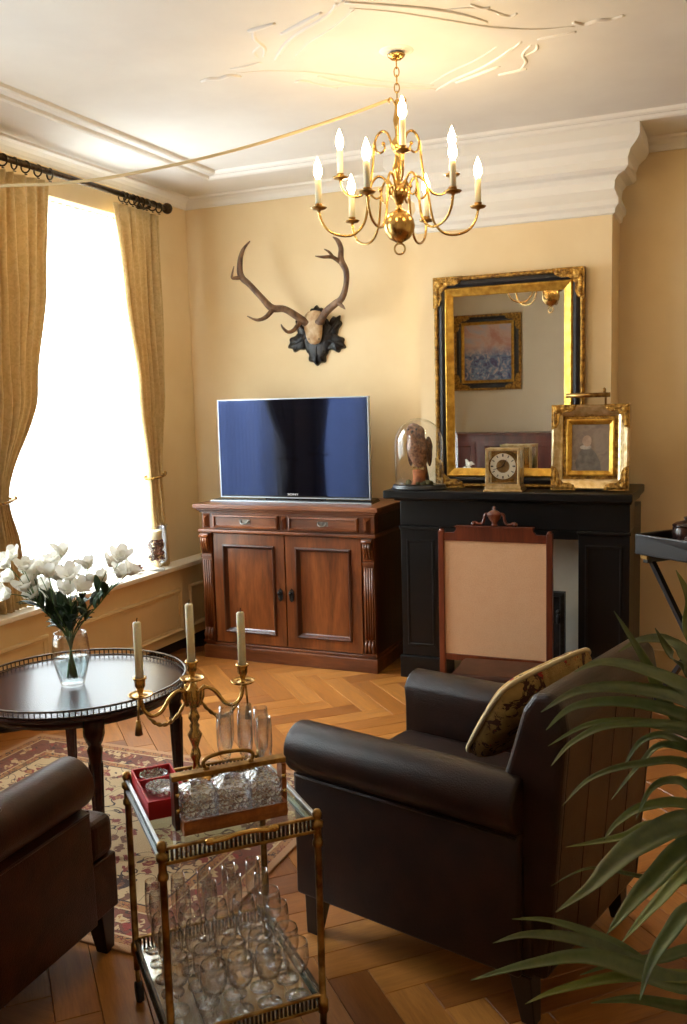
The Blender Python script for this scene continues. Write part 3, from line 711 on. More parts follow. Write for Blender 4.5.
# ------------------------------------------------------------------ television
def television():
    x0, x1, z0, z1, y = -3.112, -2.082, 1.008, 1.622, 5.16
    xc = (x0+x1)/2
    t = thing('television', 'thin flat television with a dark screen on the oak cabinet', 'television', (xc, y, CH))
    w, h = x1-x0, z1-z0; zc = (z0+z1)/2-CH
    MB().box(-w/2, w/2, 0.0, 0.032, zc-h/2, zc+h/2).build('casing', 'tv_black', t, bevel=0.004)
    MB().box(-w/2+0.006, w/2-0.006, -0.003, 0.0, zc-h/2+0.012, zc+h/2-0.006).build('screen', 'tv_panel', t)
    MB().frame(w+0.006, h+0.006, [(0, -0.02), (0, 0.006), (0.006, 0.006), (0.006, -0.001)], (0, 0, zc)).build('bezel', 'tv_silver', t)
    MB().box(-w/2+0.02, w/2-0.02, 0.032, 0.06, zc-0.2, zc+0.16).build('rear_housing', 'tv_black', t, bevel=0.01)
    s = MB(); hw = 0.555
    s.add([(-hw, -0.075, 0.0), (hw, -0.075, 0), (hw-0.02, 0.12, 0), (-hw+0.02, 0.12, 0), (-hw, -0.075, 0.007), (hw, -0.075, 0.007), (hw-0.03, 0.1, 0.02), (-hw+0.03, 0.1, 0.02)],
          [(0, 3, 2, 1), (4, 5, 6, 7), (0, 1, 5, 4), (1, 2, 6, 5), (2, 3, 7, 6), (3, 0, 4, 7)])
    so = s.build('stand', 'tv_black', t)
    MB().box(-hw, hw, -0.079, -0.073, 0.0, 0.008).build('stand_edge', 'tv_silver', so, bevel=0.002)
    MB().box(-0.2, 0.2, 0.004, 0.05, 0.012, zc-h/2+0.03).build('neck', 'tv_black', t)
    tc = bpy.data.curves.new('lettering', 'FONT'); tc.body = 'SONY'; tc.size = 0.017; tc.align_x = 'CENTER'; tc.extrude = 0.0004
    to = bpy.data.objects.new('lettering_curve', tc); col.objects.link(to)
    me = bpy.data.meshes.new_from_object(to.evaluated_get(bpy.context.evaluated_depsgraph_get()))
    bpy.data.objects.remove(to); lo = bpy.data.objects.new('lettering', me); col.objects.link(lo); me.materials.clear(); me.materials.append(MATS['logo'])
    lo.parent = t; lo.location = (0.0, -0.0042, zc-h/2+0.016); lo.rotation_euler = (R(90), 0, 0); lo.scale = (1.7, 1, 1)
television()

# ------------------------------------------------------------------ fireplace
MZ = 1.09
def fireplace():
    x0, x1, yf = -1.815, -0.555, 4.95
    t = thing('fireplace', 'black marble fireplace with a plain mantel shelf', 'fireplace', ((x0+x1)/2, yf, 0))
    ox = (x0+x1)/2; hw = (x1-x0)/2; dp = BY-yf
    for s in (-1, 1):
        a, b = (-hw, -hw+0.235) if s < 0 else (hw-0.262, hw)
        p = MB().box(a, b, 0.0, dp, 0.13, 0.865).build('pilaster', 'marble_black', t, bevel=0.004)
        MB().box(a-0.012, b+0.012, -0.014, dp, 0.0, 0.13).build('plinth_block', 'marble_black', p, bevel=0.006)
        MB().box(a-0.006, b+0.006, -0.010, dp, 0.865, 0.885).build('capital', 'marble_black', p, bevel=0.005)
        MB().frame(b-a-0.07, 0.62, [(0, 0), (0.004, 0.004), (0.012, 0.004), (0.016, 0)], ((a+b)/2, 0.0, 0.5)).build('panel_line', 'marble_black', p)
        if s > 0:      # side cheek back to the wall
            MB().box(b-0.04, b, dp, YB-yf, 0.0, 0.99).build('cheek', 'marble_black', t)
        else: MB().box(a, a+0.05, dp, YB-yf, 0.0, 0.99).build('cheek', 'marble_black', t)
    MB().box(-hw, hw, 0.0, dp, 0.885, 1.03).box(-hw+0.235, hw-0.262, 0.006, dp, 0.835, 0.885).build('lintel', 'marble_black', t, bevel=0.004)
    sh = MB().box(-hw-0.03, hw+0.01, -0.02, dp, 1.03, 1.045).box(-hw-0.08, hw+0.018, -0.062, dp, 1.045, MZ)
    for a, b in ((-hw-0.08, BX0-ox), (BX1-ox, hw+0.018)): sh.box(a, b, dp, YB-yf, 1.045, MZ)
    sh.build('mantel_shelf', 'marble_black', t, bevel=0.006)
    MB().box(-hw+0.2, hw-0.22, dp-0.012, dp-0.002, 0.0, 0.84).build('fire_back', 'plaster_white', t)
    MB().box(-hw+0.0, hw, -0.0, dp-0.02, -0.008, 0.004).build('hearth', 'marble_black', t)
fireplace()
def gas_heater():
    p = at(556, 655, 1, 5.05)
    t = thing('fire_guard', 'dark iron fire guard standing in the fireplace opening', 'fire guard', (-0.985, 5.06, 0.004))
    MB().box(-0.075, 0.075, -0.02, 0.02, 0.03, 0.50).build('plate', 'iron', t, bevel=0.006)
    MB().frame(0.16, 0.50, [(0, -0.02), (0, 0.03), (0.02, 0.034), (0.026, 0.02)], (0, 0, 0.275)).build('rim', 'iron', t)
    for s in (-1, 1): MB().box(s*0.06-0.012, s*0.06+0.012, -0.06, 0.05, 0.0, 0.03).build('foot', 'iron', t, bevel=0.004)
    MB().ball((0.05, -0.035, 0.38), (0.014, 0.01, 0.03), 8, 6).ball((0.05, -0.035, 0.42), 0.014, 8, 6).build('ornament', 'iron', t)
gas_heater()

def fire_screen():
    t = thing('fire_screen', 'wooden fire screen with beige cloth and carved urn crest before the black fireplace', 'fire screen', (-1.215, 4.74, 0))
    w, z0, z1 = 0.61, 0.19, 0.885
    for s in (-1, 1):
        x = s*(w/2-0.016)
        MB().box(x-0.016, x+0.016, -0.016, 0.016, 0.06, z1+0.012).ball((x, 0, z1+0.014), (0.014, 0.014, 0.01), 8, 6).build('stile', 'screen_wood', t, bevel=0.003)
        f = MB().tube(spline([(x, -0.15, 0.016), (x, -0.10, 0.03), (x, -0.04, 0.07), (x, 0, 0.09), (x, 0.04, 0.07), (x, 0.10, 0.03), (x, 0.15, 0.016)], 4), 0.016, 8).build('foot', 'screen_wood', t)
    MB().box(-w/2+0.03, w/2-0.03, -0.012, 0.012, z0, z0+0.035).build('bottom_rail', 'screen_wood', t, bevel=0.003)
    tr = [(-w/2+0.03, 0.845), (w/2-0.03, 0.845), (w/2-0.03, 0.885), (w/2-0.085, 0.888), (w/2-0.10, 0.905), (w/2-0.10, 0.92), (-w/2+0.10, 0.92), (-w/2+0.10, 0.905), (-w/2+0.085, 0.888), (-w/2+0.03, 0.885)]
    MB().prism(tr, lambda a, b, d: (a, d, b), -0.013, 0.013).box(-w/2+0.095, w/2-0.095, -0.018, 0.018, 0.918, 0.926).build('top_rail', 'screen_wood', t, bevel=0.002)
    MB().box(-w/2+0.032, w/2-0.032, -0.006, 0.006, z0+0.035, 0.846).build('cloth_panel', 'screen_cloth', t)
    c = MB()
    c.lathe([(0.0, 0.926), (0.020, 0.926), (0.016, 0.936), (0.012, 0.945), (0.030, 0.965), (0.040, 0.985), (0.042, 0.993), (0.03, 1.0), (0.02, 1.008), (0.006, 1.014), (0.010, 1.022), (0.006, 1.03), (0, 1.034)], 14, (0, 0, 0), scale=(1, 0.5))
    for s in (-1, 1):
        c.tube(spline([(s*0.12, 0, 0.935), (s*0.105, 0, 0.944), (s*0.085, 0, 0.936), (s*0.066, 0, 0.94), (s*0.055, 0, 0.96), (s*0.05, 0, 0.985), (s*0.035, 0, 0.992)], 4), 0.008, 7)
        c.ball((s*0.112, 0, 0.937), 0.012, 8, 6)
    c.build('crest', 'screen_wood', t)
fire_screen()

def footstool():
    t = thing('footstool', 'low brown leather footstool with brass nailheads before the fire screen', 'footstool', (-1.06, 4.42, 0), R(4))
    w, d = 0.27, 0.16
    MB().box(-w, w, -d, d, 0.155, 0.215).build('frame', 'leather', t, bevel=0.008)
    MB().box(-w+0.002, w-0.002, -d+0.002, d-0.002, 0.215, 0.262).build('seat_pad', 'leather_red', t, bevel=0.028, seg=4)
    for sx in (-1, 1):
        for sy in (-1, 1):
            b = MB(); b.lathe([(0.012, 0), (0.016, 0.03), (0.014, 0.07), (0.024, 0.12), (0.026, 0.155)], 10, (sx*(w-0.04), sy*(d-0.04), 0)); b.build('leg', 'dark_leg', t)
    first_ = None
    for k in range(9):
        x = -w+0.03+k*(2*w-0.06)/8
        if first_ is None: first_ = MB().ball((0, 0, 0), (0.008, 0.005, 0.008), 8, 6).build('nailhead', 'brass', t); o = first_
        else: o = link_copy(first_, t)
        o.location = (x, -d-0.001, 0.210)
footstool()

# ------------------------------------------------------------------ mirror over the mantel
def picture_frame(t, w, h, rings, corner_mat, corner_size, corner_h):
    for name, m, prof in rings:
        MB().frame(w, h, prof, (0, 0, 0)).build(name, m, t, bevel=0.002)
    for sx in (-1, 1):
        for sz in (-1, 1):
            b = MB(); cx, cz = sx*(w/2), sz*(h/2)
            e, th = corner_size
            poly = [(0, 0), (e, 0), (e*0.92, th*0.55), (e*0.72, th*0.8), (e*0.5, th*0.78), (th*1.05, th*1.05), (th*0.78, e*0.5), (th*0.8, e*0.72), (th*0.55, e*0.92), (0, e)]
            b.prism([(cx-sx*a, cz-sz*c) for a, c in poly], lambda a, c, d: (a, d, c), -corner_h, -0.006)
            rr = random.Random(int(sx*3+sz+9))
            for k in range(9):
                u = 0.12+0.8*k/8*0.9
                for (a, c) in ((e*u, th*0.35), (th*0.35, e*u)):
                    b.ball((cx-sx*a, -corner_h, cz-sz*c), (th*0.22, 0.004, th*0.22), 7, 4)
            b.ball((cx-sx*th*0.55, -corner_h, cz-sz*th*0.55), (th*0.4, 0.006, th*0.4), 9, 5)
            b.build('corner_ornament', corner_mat, t)
def wall_mirror():
    x0, x1, z0, z1 = -1.655, -0.818, MZ, 2.272
    w, h = x1-x0, z1-z0
    t = thing('wall_mirror', 'large mirror in a black and gold frame above the mantelpiece', 'mirror', ((x0+x1)/2, BY-0.004, (z0+z1)/2))
    MB().box(-w/2+0.01, w/2-0.01, -0.016, 0.0, -h/2+0.01, h/2-0.01).build('backing', 'frame_black', t)
    picture_frame(t, w, h, [('outer_moulding', 'gold_carved', [(0, 0), (0, 0.034), (0.010, 0.046), (0.020, 0.044), (0.024, 0.034), (0.024, 0)]),
                            ('dark_panel', 'frame_black', [(0.024, 0), (0.024, 0.034), (0.045, 0.040), (0.062, 0.034), (0.062, 0)]),
                            ('inner_moulding', 'gold_leaf', [(0.062, 0), (0.062, 0.036), (0.070, 0.044), (0.082, 0.038), (0.098, 0.03), (0.108, 0.026), (0.112, 0.018), (0.112, 0)])],
                  'gold_carved', (0.17, 0.062), 0.05)
    MB().box(-w/2+0.11, w/2-0.11, -0.020, -0.016, -h/2+0.11, h/2-0.11).build('mirror_glass', 'mirror_silver', t)
wall_mirror()

# ------------------------------------------------------------------ antlers
def antlers():
    yw = YB
    t = thing('antler_trophy', 'stag antlers on a black carved oak leaf plaque above the television', 'antlers', at(318, 350, 1, yw-0.01)[:])
    O = Vector(t.location)
    L = lambda px, py, dep: Vector(at(px, py, 1, yw-dep))-O
    # carved leaf plaque: lobed leaves round a centre
    cpt = L(317, 336, 0.02)
    pq = MB()
    def lobed(cx, cz, ang, ln, wd, hgt):
        out = []; n = 42
        for k in range(n):
            a = 2*math.pi*k/n; lob = 1.12+0.13*math.cos(7*a)
            x, z = ln*math.cos(a)*lob, wd*math.sin(a)*lob
            out.append((cx+x*math.cos(ang)-z*math.sin(ang), cz+x*math.sin(ang)+z*math.cos(ang)))
        vs = [(a, 0.0, c) for a, c in out]+[(cx+(a-cx)*0.82, -hgt*0.8, cz+(c-cz)*0.82) for a, c in out]+[(cx, -hgt*0.5, cz)]
        fs = [(k, (k+1) % n, n+(k+1) % n, n+k) for k in range(n)]+[(n+k, n+(k+1) % n, 2*n) for k in range(n)]+[tuple(range(n))]
        pq.add(vs, fs, True)
        pq.tube([(cx-ln*0.9*math.cos(ang), -hgt*0.75, cz-ln*0.9*math.sin(ang)), (cx, -hgt*0.8, cz), (cx+ln*0.9*math.cos(ang), -hgt*0.7, cz+ln*0.9*math.sin(ang))], 0.006, 5)
    for px, py, ang, ln, wd, h in ((300, 342, 200, 0.075, 0.05, 0.028), (334, 342, -25, 0.075, 0.05, 0.028), (318, 354, 265, 0.062, 0.062, 0.032), (333, 328, 55, 0.075, 0.042, 0.026), (303, 328, 130, 0.06, 0.042, 0.026), (317, 315, 90, 0.05, 0.045, 0.026)):
        q = L(px, py, 0.0); lobed(q.x, q.z, R(ang), ln, wd, h)
    pq.ball((cpt.x, -0.012, cpt.z), (0.11, 0.02, 0.14), 18, 8)
    pq.v = [(x, min(y, 0.0)+(yw-O.y)-0.002, z) for x, y, z in pq.v]
    pq.build('plaque', 'carved_black', t)
    sk = MB()
    rows = [(310, 0.046, 0.03), (318, 0.062, 0.055), (326, 0.060, 0.065), (334, 0.052, 0.06), (340, 0.044, 0.05), (345, 0.028, 0.036)]
    vs = []; n = 14
    for py, wd, th in rows:
        q = L(316 if py > 330 else 315, py, 0.03)
        for k in range(n):
            a = 2*math.pi*k/n; vs.append((q.x+wd*1.14*math.cos(a), q.y-th*0.5-th*0.5*math.sin(a), q.z))
    fs = [(i*n+k, i*n+(k+1) % n, (i+1)*n+(k+1) % n, (i+1)*n+k) for i in range(len(rows)-1) for k in range(n)]+[tuple(range(n)), tuple(len(vs)-1-k for k in range(n))]
    sk.add(vs, fs, True)
    so = sk.build('skull', 'bone', t, sub=1)
    for q in ((309, 339), (319, 339)): MB().ball(L(q[0], q[1], 0.088), 0.005, 8, 6).build('screw', 'ink', so)
    def antler(main, tines, name='antler'):
        b = MB()
        P = spline([L(*m[:3]) for m in main], 6); rs = [m[3] for m in main]
        k = len(P)-1; rad = [np.interp(i/k*(len(rs)-1), range(len(rs)), rs) for i in range(k+1)]
        b.tube(P, [float(r) for r in rad], 10)
        for tn in tines:
            Q = spline([L(*m[:3]) for m in tn], 5); rr = [m[3] for m in tn]; kk = len(Q)-1
            b.tube(Q, [float(np.interp(i/kk*(len(rr)-1), range(len(rr)), rr)) for i in range(kk+1)], 9)
        b.ball(L(*main[0][:3]), (0.034, 0.03, 0.022), 10, 6)
        b.build(name, 'antler', t)
    antler([(306, 323, 0.07, 0.026), (295, 315, 0.11, 0.023), (284, 309, 0.14, 0.021), (272, 308, 0.17, 0.024), (262, 298, 0.20, 0.019), (250, 285, 0.23, 0.018), (241, 276, 0.25, 0.021), (240, 262, 0.24, 0.017), (243, 250, 0.21, 0.012), (250, 241, 0.18, 0.003)],
           [[(300, 322, 0.09, 0.016), (294, 330, 0.15, 0.014), (288, 332, 0.19, 0.011), (283, 328, 0.22, 0.008), (281, 324, 0.23, 0.002)],
            [(273, 309, 0.17, 0.018), (266, 317, 0.22, 0.014), (257, 320, 0.26, 0.010), (247, 316, 0.29, 0.002)],
            [(242, 277, 0.25, 0.016), (236, 278, 0.28, 0.012), (232, 277, 0.30, 0.009), (234, 266, 0.31, 0.002)]])
    antler([(320, 322, 0.07, 0.026), (326, 312, 0.11, 0.023), (335, 304, 0.15, 0.022), (342, 298, 0.17, 0.02), (346, 285, 0.19, 0.017), (346, 271, 0.20, 0.018), (341, 260, 0.20, 0.020), (341, 249, 0.18, 0.016), (338, 241, 0.16, 0.014), (333, 237, 0.15, 0.003)],
           [[(338, 302, 0.16, 0.015), (342, 306, 0.20, 0.011), (345, 309, 0.23, 0.003)],
            [(340, 262, 0.20, 0.014), (332, 257, 0.25, 0.012), (323, 257, 0.29, 0.009), (315, 256, 0.31, 0.002)],
            [(333, 257, 0.25, 0.010), (329, 252, 0.27, 0.008), (324, 249, 0.29, 0.002)]])
antlers()

# ------------------------------------------------------------------ things on the mantel shelf
def dome_and_bird():
    x, y = -1.715, 5.0
    t = thing('glass_dome', 'clear glass display dome on a black base holding the stuffed bird', 'glass dome', (x, y, MZ))
    MB().lathe([(0.0, 0), (0.160, 0), (0.163, 0.008), (0.157, 0.014), (0.155, 0.022), (0.150, 0.028), (0, 0.028)], 32, scale=(1, 0.62)).build('base', 'black_paint', t)
    pr = [(0.142, 0.029), (0.142, 0.26)]+[(0.142*math.cos(a), 0.26+0.142*math.sin(a)) for a in [R(q) for q in range(12, 90, 11)]]+[(0.0, 0.402)]
    MB().lathe(pr, 40, scale=(1, 0.62)).build('cloche', 'glass_dome', t)
    b = thing('stuffed_bird', 'stuffed brown bird of prey perched on a stump inside the glass dome', 'bird', (x-0.01, y, MZ+0.0285))
    s = MB().lathe([(0.0, 0), (0.048, 0), (0.040, 0.012), (0.036, 0.03), (0.037, 0.075), (0.032, 0.085), (0.0, 0.088)], 12, (0.01, 0, 0)); s.build('stump', 'bark', b)
    ms = MB(); rr = random.Random(4)
    for k in range(26):
        a = rr.uniform(0, 6.28); d = rr.uniform(0.035, 0.09); ms.ball((0.01+d*math.cos(a), d*0.6*math.sin(a), 0.006), (rr.uniform(0.012, 0.022), 0.012, rr.uniform(0.008, 0.02)), 7, 5)
    ms.build('moss', 'moss', b)
    # body: one skin from tail to crown, swept along a leaning axis
    axis = [(0.030, 0.02, 0.05, 0.010), (0.022, 0.015, 0.085, 0.024), (0.016, 0.008, 0.12, 0.040), (0.010, 0.0, 0.165, 0.054), (0.004, -0.002, 0.205, 0.060), (0.0, -0.004, 0.24, 0.055), (-0.002, -0.006, 0.264, 0.050), (-0.004, -0.010, 0.29, 0.052), (-0.006, -0.012, 0.312, 0.050), (-0.006, -0.010, 0.332, 0.036), (-0.004, -0.008, 0.343, 0.012)]
    P = spline([a[:3] for a in axis], 3); k = len(P)-1
    rad = [float(np.interp(i/k*(len(axis)-1), range(len(axis)), [a[3] for a in axis])) for i in range(k+1)]
    bd = MB().tube(P, rad, 14).build('body', 'feather_pale', b)
    for s_ in (-1, 1):
        w = MB(); w.ball((0, 0, 0), (0.022, 0.034, 0.085), 12, 10)
        w.v = [(px*(1-0.3*(pz < 0))+s_*0.056+0.010, py+0.006+0.02*(0.085-pz)/0.17, pz+0.185-0.0) for px, py, pz in w.v]
        w.build('wing', 'feather', b)
        MB().ball((-0.006+s_*0.024, -0.056, 0.312), 0.007, 8, 6).build('eye', 'ink', b)
        f = MB()
        for q in (-0.012, 0.0, 0.012): f.tube([(0.014+s_*0.02, -0.002, 0.10), (0.014+s_*0.02+q, -0.02, 0.094), (0.014+s_*0.02+q, -0.03, 0.086)], 0.0045, 6)
        f.build('foot', 'old_brass', b)
    MB().tube([(-0.006, -0.058, 0.302), (-0.006, -0.070, 0.297), (-0.006, -0.073, 0.286)], [0.008, 0.006, 0.001], 8).build('beak', 'ink', b)
    tl = MB().add([(0.01, 0.03, 0.12), (0.045, 0.028, 0.12), (0.062, 0.034, 0.012), (0.034, 0.036, 0.006), (0.012, 0.018, 0.12), (0.043, 0.016, 0.12), (0.058, 0.026, 0.014), (0.036, 0.028, 0.010)],
                  [(0, 1, 2, 3), (4, 7, 6, 5), (0, 4, 5, 1), (1, 5, 6, 2), (2, 6, 7, 3), (3, 7, 4, 0)]).build('tail', 'feather', b)
dome_and_bird()

def mantel_clock():
    x, y = -1.215, 4.975
    t = thing('mantel_clock', 'square gilt mantel clock with a round white dial', 'clock', (x, y, MZ), R(4))
    w, d, h = 0.092, 0.065, 0.235
    MB().box(-w-0.014, w+0.014, -d-0.012, d+0.012, 0.0, 0.012).box(-w-0.006, w+0.006, -d-0.004, d+0.004, 0.012, 0.030).build('base', 'pale_gold', t, bevel=0.003)
    c = MB()
    for sx in (-1, 1):
        for sy in (-1, 1): c.box(sx*w-0.007*(1+sx)+0.0, sx*w+0.007*(1-sx), sy*d-0.007*(1+sy), sy*d+0.007*(1-sy), 0.03, h)
    c.box(-w, w, -d, d, h-0.014, h).box(-w, w, -d, d, 0.03, 0.042)
    c.build('case', 'pale_gold', t, bevel=0.002)
    for (a, b_, e, f) in ((-w+0.01, w-0.01, -d+0.002, -d+0.004), (-w+0.01, w-0.01, d-0.004, d-0.002), (w-0.004, w-0.002, -d+0.01, d-0.01), (-w+0.002, -w+0.004, -d+0.01, d-0.01)):
        MB().box(a, b_, e, f, 0.042, h-0.014).build('pane', 'glass', t)
    MB().box(-w+0.02, w-0.02, 0.0, 0.03, 0.045, h-0.02).lathe([(0.0, 0), (0.05, 0), (0.05, 0.02), (0, 0.02)], 20, (0, 0.0, 0.06)).build('movement', 'brass', t)
    zc = 0.138
    def disc(r0, r1, y0, y1, n=36):
        b = MB(); vs = []
        for r, yy in ((r0, y0), (r0, y1), (r1, y1), (r1, y0)):
            vs += [(r*math.cos(2*math.pi*k/n), yy, zc+r*math.sin(2*math.pi*k/n)) for k in range(n)]
        b.add(vs, [(i*n+k, i*n+(k+1) % n, ((i+1) % 4)*n+(k+1) % n, ((i+1) % 4)*n+k) for i in range(4) for k in range(n)]); return b
    di = disc(0.036, 0.072, -d+0.006, -d+0.016).build('dial', 'dial_white', t)
    disc(0.070, 0.077, -d+0.004, -d+0.018).build('dial_rim', 'brass', t)
    disc(0.001, 0.037, -d+0.008, -d+0.018).build('dial_centre', 'old_brass', t)
    for k in range(12):
        a = math.pi/2-2*math.pi*k/12; r0, r1 = (0.052, 0.066)
        ux, uz = math.cos(a), math.sin(a); hw_ = 0.0026 if k % 3 else 0.0042
        b = MB(); vs = []
        for yy in (-d+0.0045, -d+0.0065):
            for rr, s in ((r0, -1), (r0, 1), (r1, 1), (r1, -1)): vs.append((rr*ux-s*hw_*uz, yy, zc+rr*uz+s*hw_*ux))
        b.add(vs, [(0, 1, 2, 3), (7, 6, 5, 4), (0, 4, 5, 1), (1, 5, 6, 2), (2, 6, 7, 3), (3, 7, 4, 0)]); b.build('numeral_mark', 'ink', di)
    for a, ln in ((R(62), 0.04), (R(200), 0.055)):
        MB().tube([(0, -d+0.003, zc), (ln*math.cos(a), -d+0.003, zc+ln*math.sin(a))], [0.0025, 0.0012], 6).build('hand', 'ink', t)
mantel_clock()

canvas_mat('portrait_canvas', [(0.3, srgb(112, 94, 82)), (0.5, srgb(146, 128, 112)), (0.7, srgb(124, 106, 94))], 9, 3.1)
def portrait():
    w, h = 0.40, 0.452
    t = thing('portrait_picture', 'small portrait in a heavy gilt frame standing on the mantelpiece', 'picture', (-0.772, 5.055, MZ+h/2*math.cos(R(6))+0.004), R(3))
    t.rotation_euler = (R(-5), 0, R(3))
    picture_frame(t, w, h, [('outer_frame', 'pale_gold', [(0, 0), (0, 0.03), (0.010, 0.042), (0.026, 0.036), (0.046, 0.030), (0.058, 0.022), (0.058, 0)]),
                            ('slip', 'gold_carved', [(0.058, 0), (0.058, 0.012), (0.075, 0.014), (0.075, 0)]),
                            ('inner_frame', 'gold_leaf', [(0.075, 0), (0.075, 0.020), (0.083, 0.024), (0.094, 0.018), (0.104, 0.010), (0.104, 0)])], 'gold_carved', (0.13, 0.05), 0.046)
    po = MB().box(-w/2+0.10, w/2-0.10, -0.006, 0.0, -h/2+0.10, h/2-0.10).build('canvas', 'portrait_canvas', t)
    mat('sitter_dark', srgb(96, 90, 84), srgb(126, 118, 110), 30, rough=0.55); mat('sitter_pale', srgb(186, 158, 134), srgb(164, 136, 116), 30, rough=0.55); mat('sitter_white', srgb(196, 186, 174), srgb(150, 140, 132), 40, rough=0.55)
    def blot(pts, m, y, name):
        n = len(pts); vs = [(a, y, c) for a, c in pts]+[(a, y+0.0015, c) for a, c in pts]
        MB().add(vs, [tuple(range(n)), tuple(range(2*n-1, n-1, -1))]+[(k, (k+1) % n, n+(k+1) % n, n+k) for k in range(n)]).build(name, m, po)
    ov = lambda cx, cz, a, b, n=20: [(cx+a*math.cos(2*math.pi*k/n), cz+b*math.sin(2*math.pi*k/n)) for k in range(n)]
    blot([(-0.07, -0.122), (0.055, -0.122), (0.05, -0.075), (0.028, -0.03), (0.0, 0.0), (-0.03, 0.008), (-0.06, -0.03), (-0.078, -0.08)], 'sitter_dark', -0.0075, 'painted_coat')
    blot(ov(-0.018, 0.035, 0.024, 0.03), 'sitter_pale', -0.009, 'painted_face')
    blot(ov(-0.025, 0.002, 0.03, 0.012), 'sitter_white', -0.0085, 'painted_collar')
    MB().box(-0.03, 0.03, 0.004, 0.012, -h/2, 0.1).build('easel_back', 'dark_leg', t)
    # brass picture lamp over the frame
    l = thing('picture_lamp', 'slim brass picture lamp tube above the gilt portrait', 'picture lamp', (-0.745, 5.06, MZ+0.465))
    MB().tube([(-0.15, -0.03, 0.040), (0.075, -0.03, 0.040)], 0.0125, 12).build('lamp_tube', 'old_brass', l)
    MB().tube([(0.045, -0.03, 0.045), (0.045, 0.0, 0.055), (0.045, 0.025, 0.03), (0.045, 0.03, -0.02)], 0.006, 8).ball((0.045, -0.028, 0.064), (0.009, 0.009, 0.014), 8, 6).build('lamp_arm', 'old_brass', l)
portrait()
ORD = ['first', 'second', 'third', 'fourth', 'fifth', 'sixth', 'seventh', 'eighth', 'ninth']
# ------------------------------------------------------------------ rug
RX0, RX1, RY0, RY1 = -3.18, -1.47, 2.08, 3.46
rug_material(RX0, RX1, RY0, RY1)
rg = MB().box(-(RX1-RX0)/2, (RX1-RX0)/2, -(RY1-RY0)/2, (RY1-RY0)/2, 0.0, 0.008)
ro = rg.build('oriental_rug', 'rug_wool', loc=((RX0+RX1)/2, (RY0+RY1)/2, 0.0005), bevel=0.003)
tag(ro, 'cream and red oriental rug with a patterned border under the round table', 'rug')
RUG = 0.0085

# ------------------------------------------------------------------ round table
TX, TY, TZ, TR = -2.34, 2.765, 0.55, 0.415
def round_table():
    t = thing('round_table', 'dark polished round table with a pierced gallery rim beside the window', 'table', (TX, TY, RUG), R(20))
    z = TZ-RUG
    MB().lathe([(TR-0.02, z-0.022), (TR-0.004, z-0.018), (TR, z-0.010), (TR-0.004, z-0.003), (TR-0.012, z)], 96, smooth=False).build('table_top', 'table_wood', t)
    MB().lathe([(TR-0.055, z-0.055), (TR-0.05, z-0.055), (TR-0.05, z-0.022), (TR-0.055, z-0.022), (TR-0.055, z-0.055)], 64).build('apron', 'table_wood', t)
    g = MB()
    g.lathe([(TR-0.010, z), (TR-0.004, z), (TR-0.004, z+0.004), (TR-0.010, z+0.004), (TR-0.010, z)], 96)
    g.lathe([(TR-0.0115, z+0.021), (TR-0.003, z+0.021), (TR-0.003, z+0.027), (TR-0.0115, z+0.027), (TR-0.0115, z+0.021)], 96)
    go = g.build('gallery', 'bronze', t)
    bl = MB()
    n = 130
    for k in range(n):
        a = 2*math.pi*k/n; bl.tube([((TR-0.007)*math.cos(a), (TR-0.007)*math.sin(a), z+0.003), ((TR-0.007)*math.cos(a), (TR-0.007)*math.sin(a), z+0.022)], 0.0026, 5)
    bo = bl.build('balusters', 'bronze', go); bo['kind'] = 'stuff'
    for k in range(4):
        a = R(26+90*k); x, y = (TR-0.045)*math.cos(a), (TR-0.06)*math.sin(a)
        b = MB(); b.lathe([(0.0, 0), (0.012, 0), (0.014, 0.02), (0.016, 0.05), (0.024, z-0.17), (0.028, z-0.14), (0.022, z-0.125), (0.030, z-0.11), (0.038, z-0.085), (0.038, z-0.022), (0, z-0.022)], 12, (x, y, 0))
        lo = b.build('leg', 'table_wood', t)
        f = MB()
        for q in range(8):
            an = 2*math.pi*q/8; f.tube([(x+0.0155*math.cos(an), y+0.0155*math.sin(an), 0.06), (x+0.0245*math.cos(an), y+0.0245*math.sin(an), z-0.19)], 0.003, 5)
        f.build('reeding', 'table_wood', lo)
round_table()

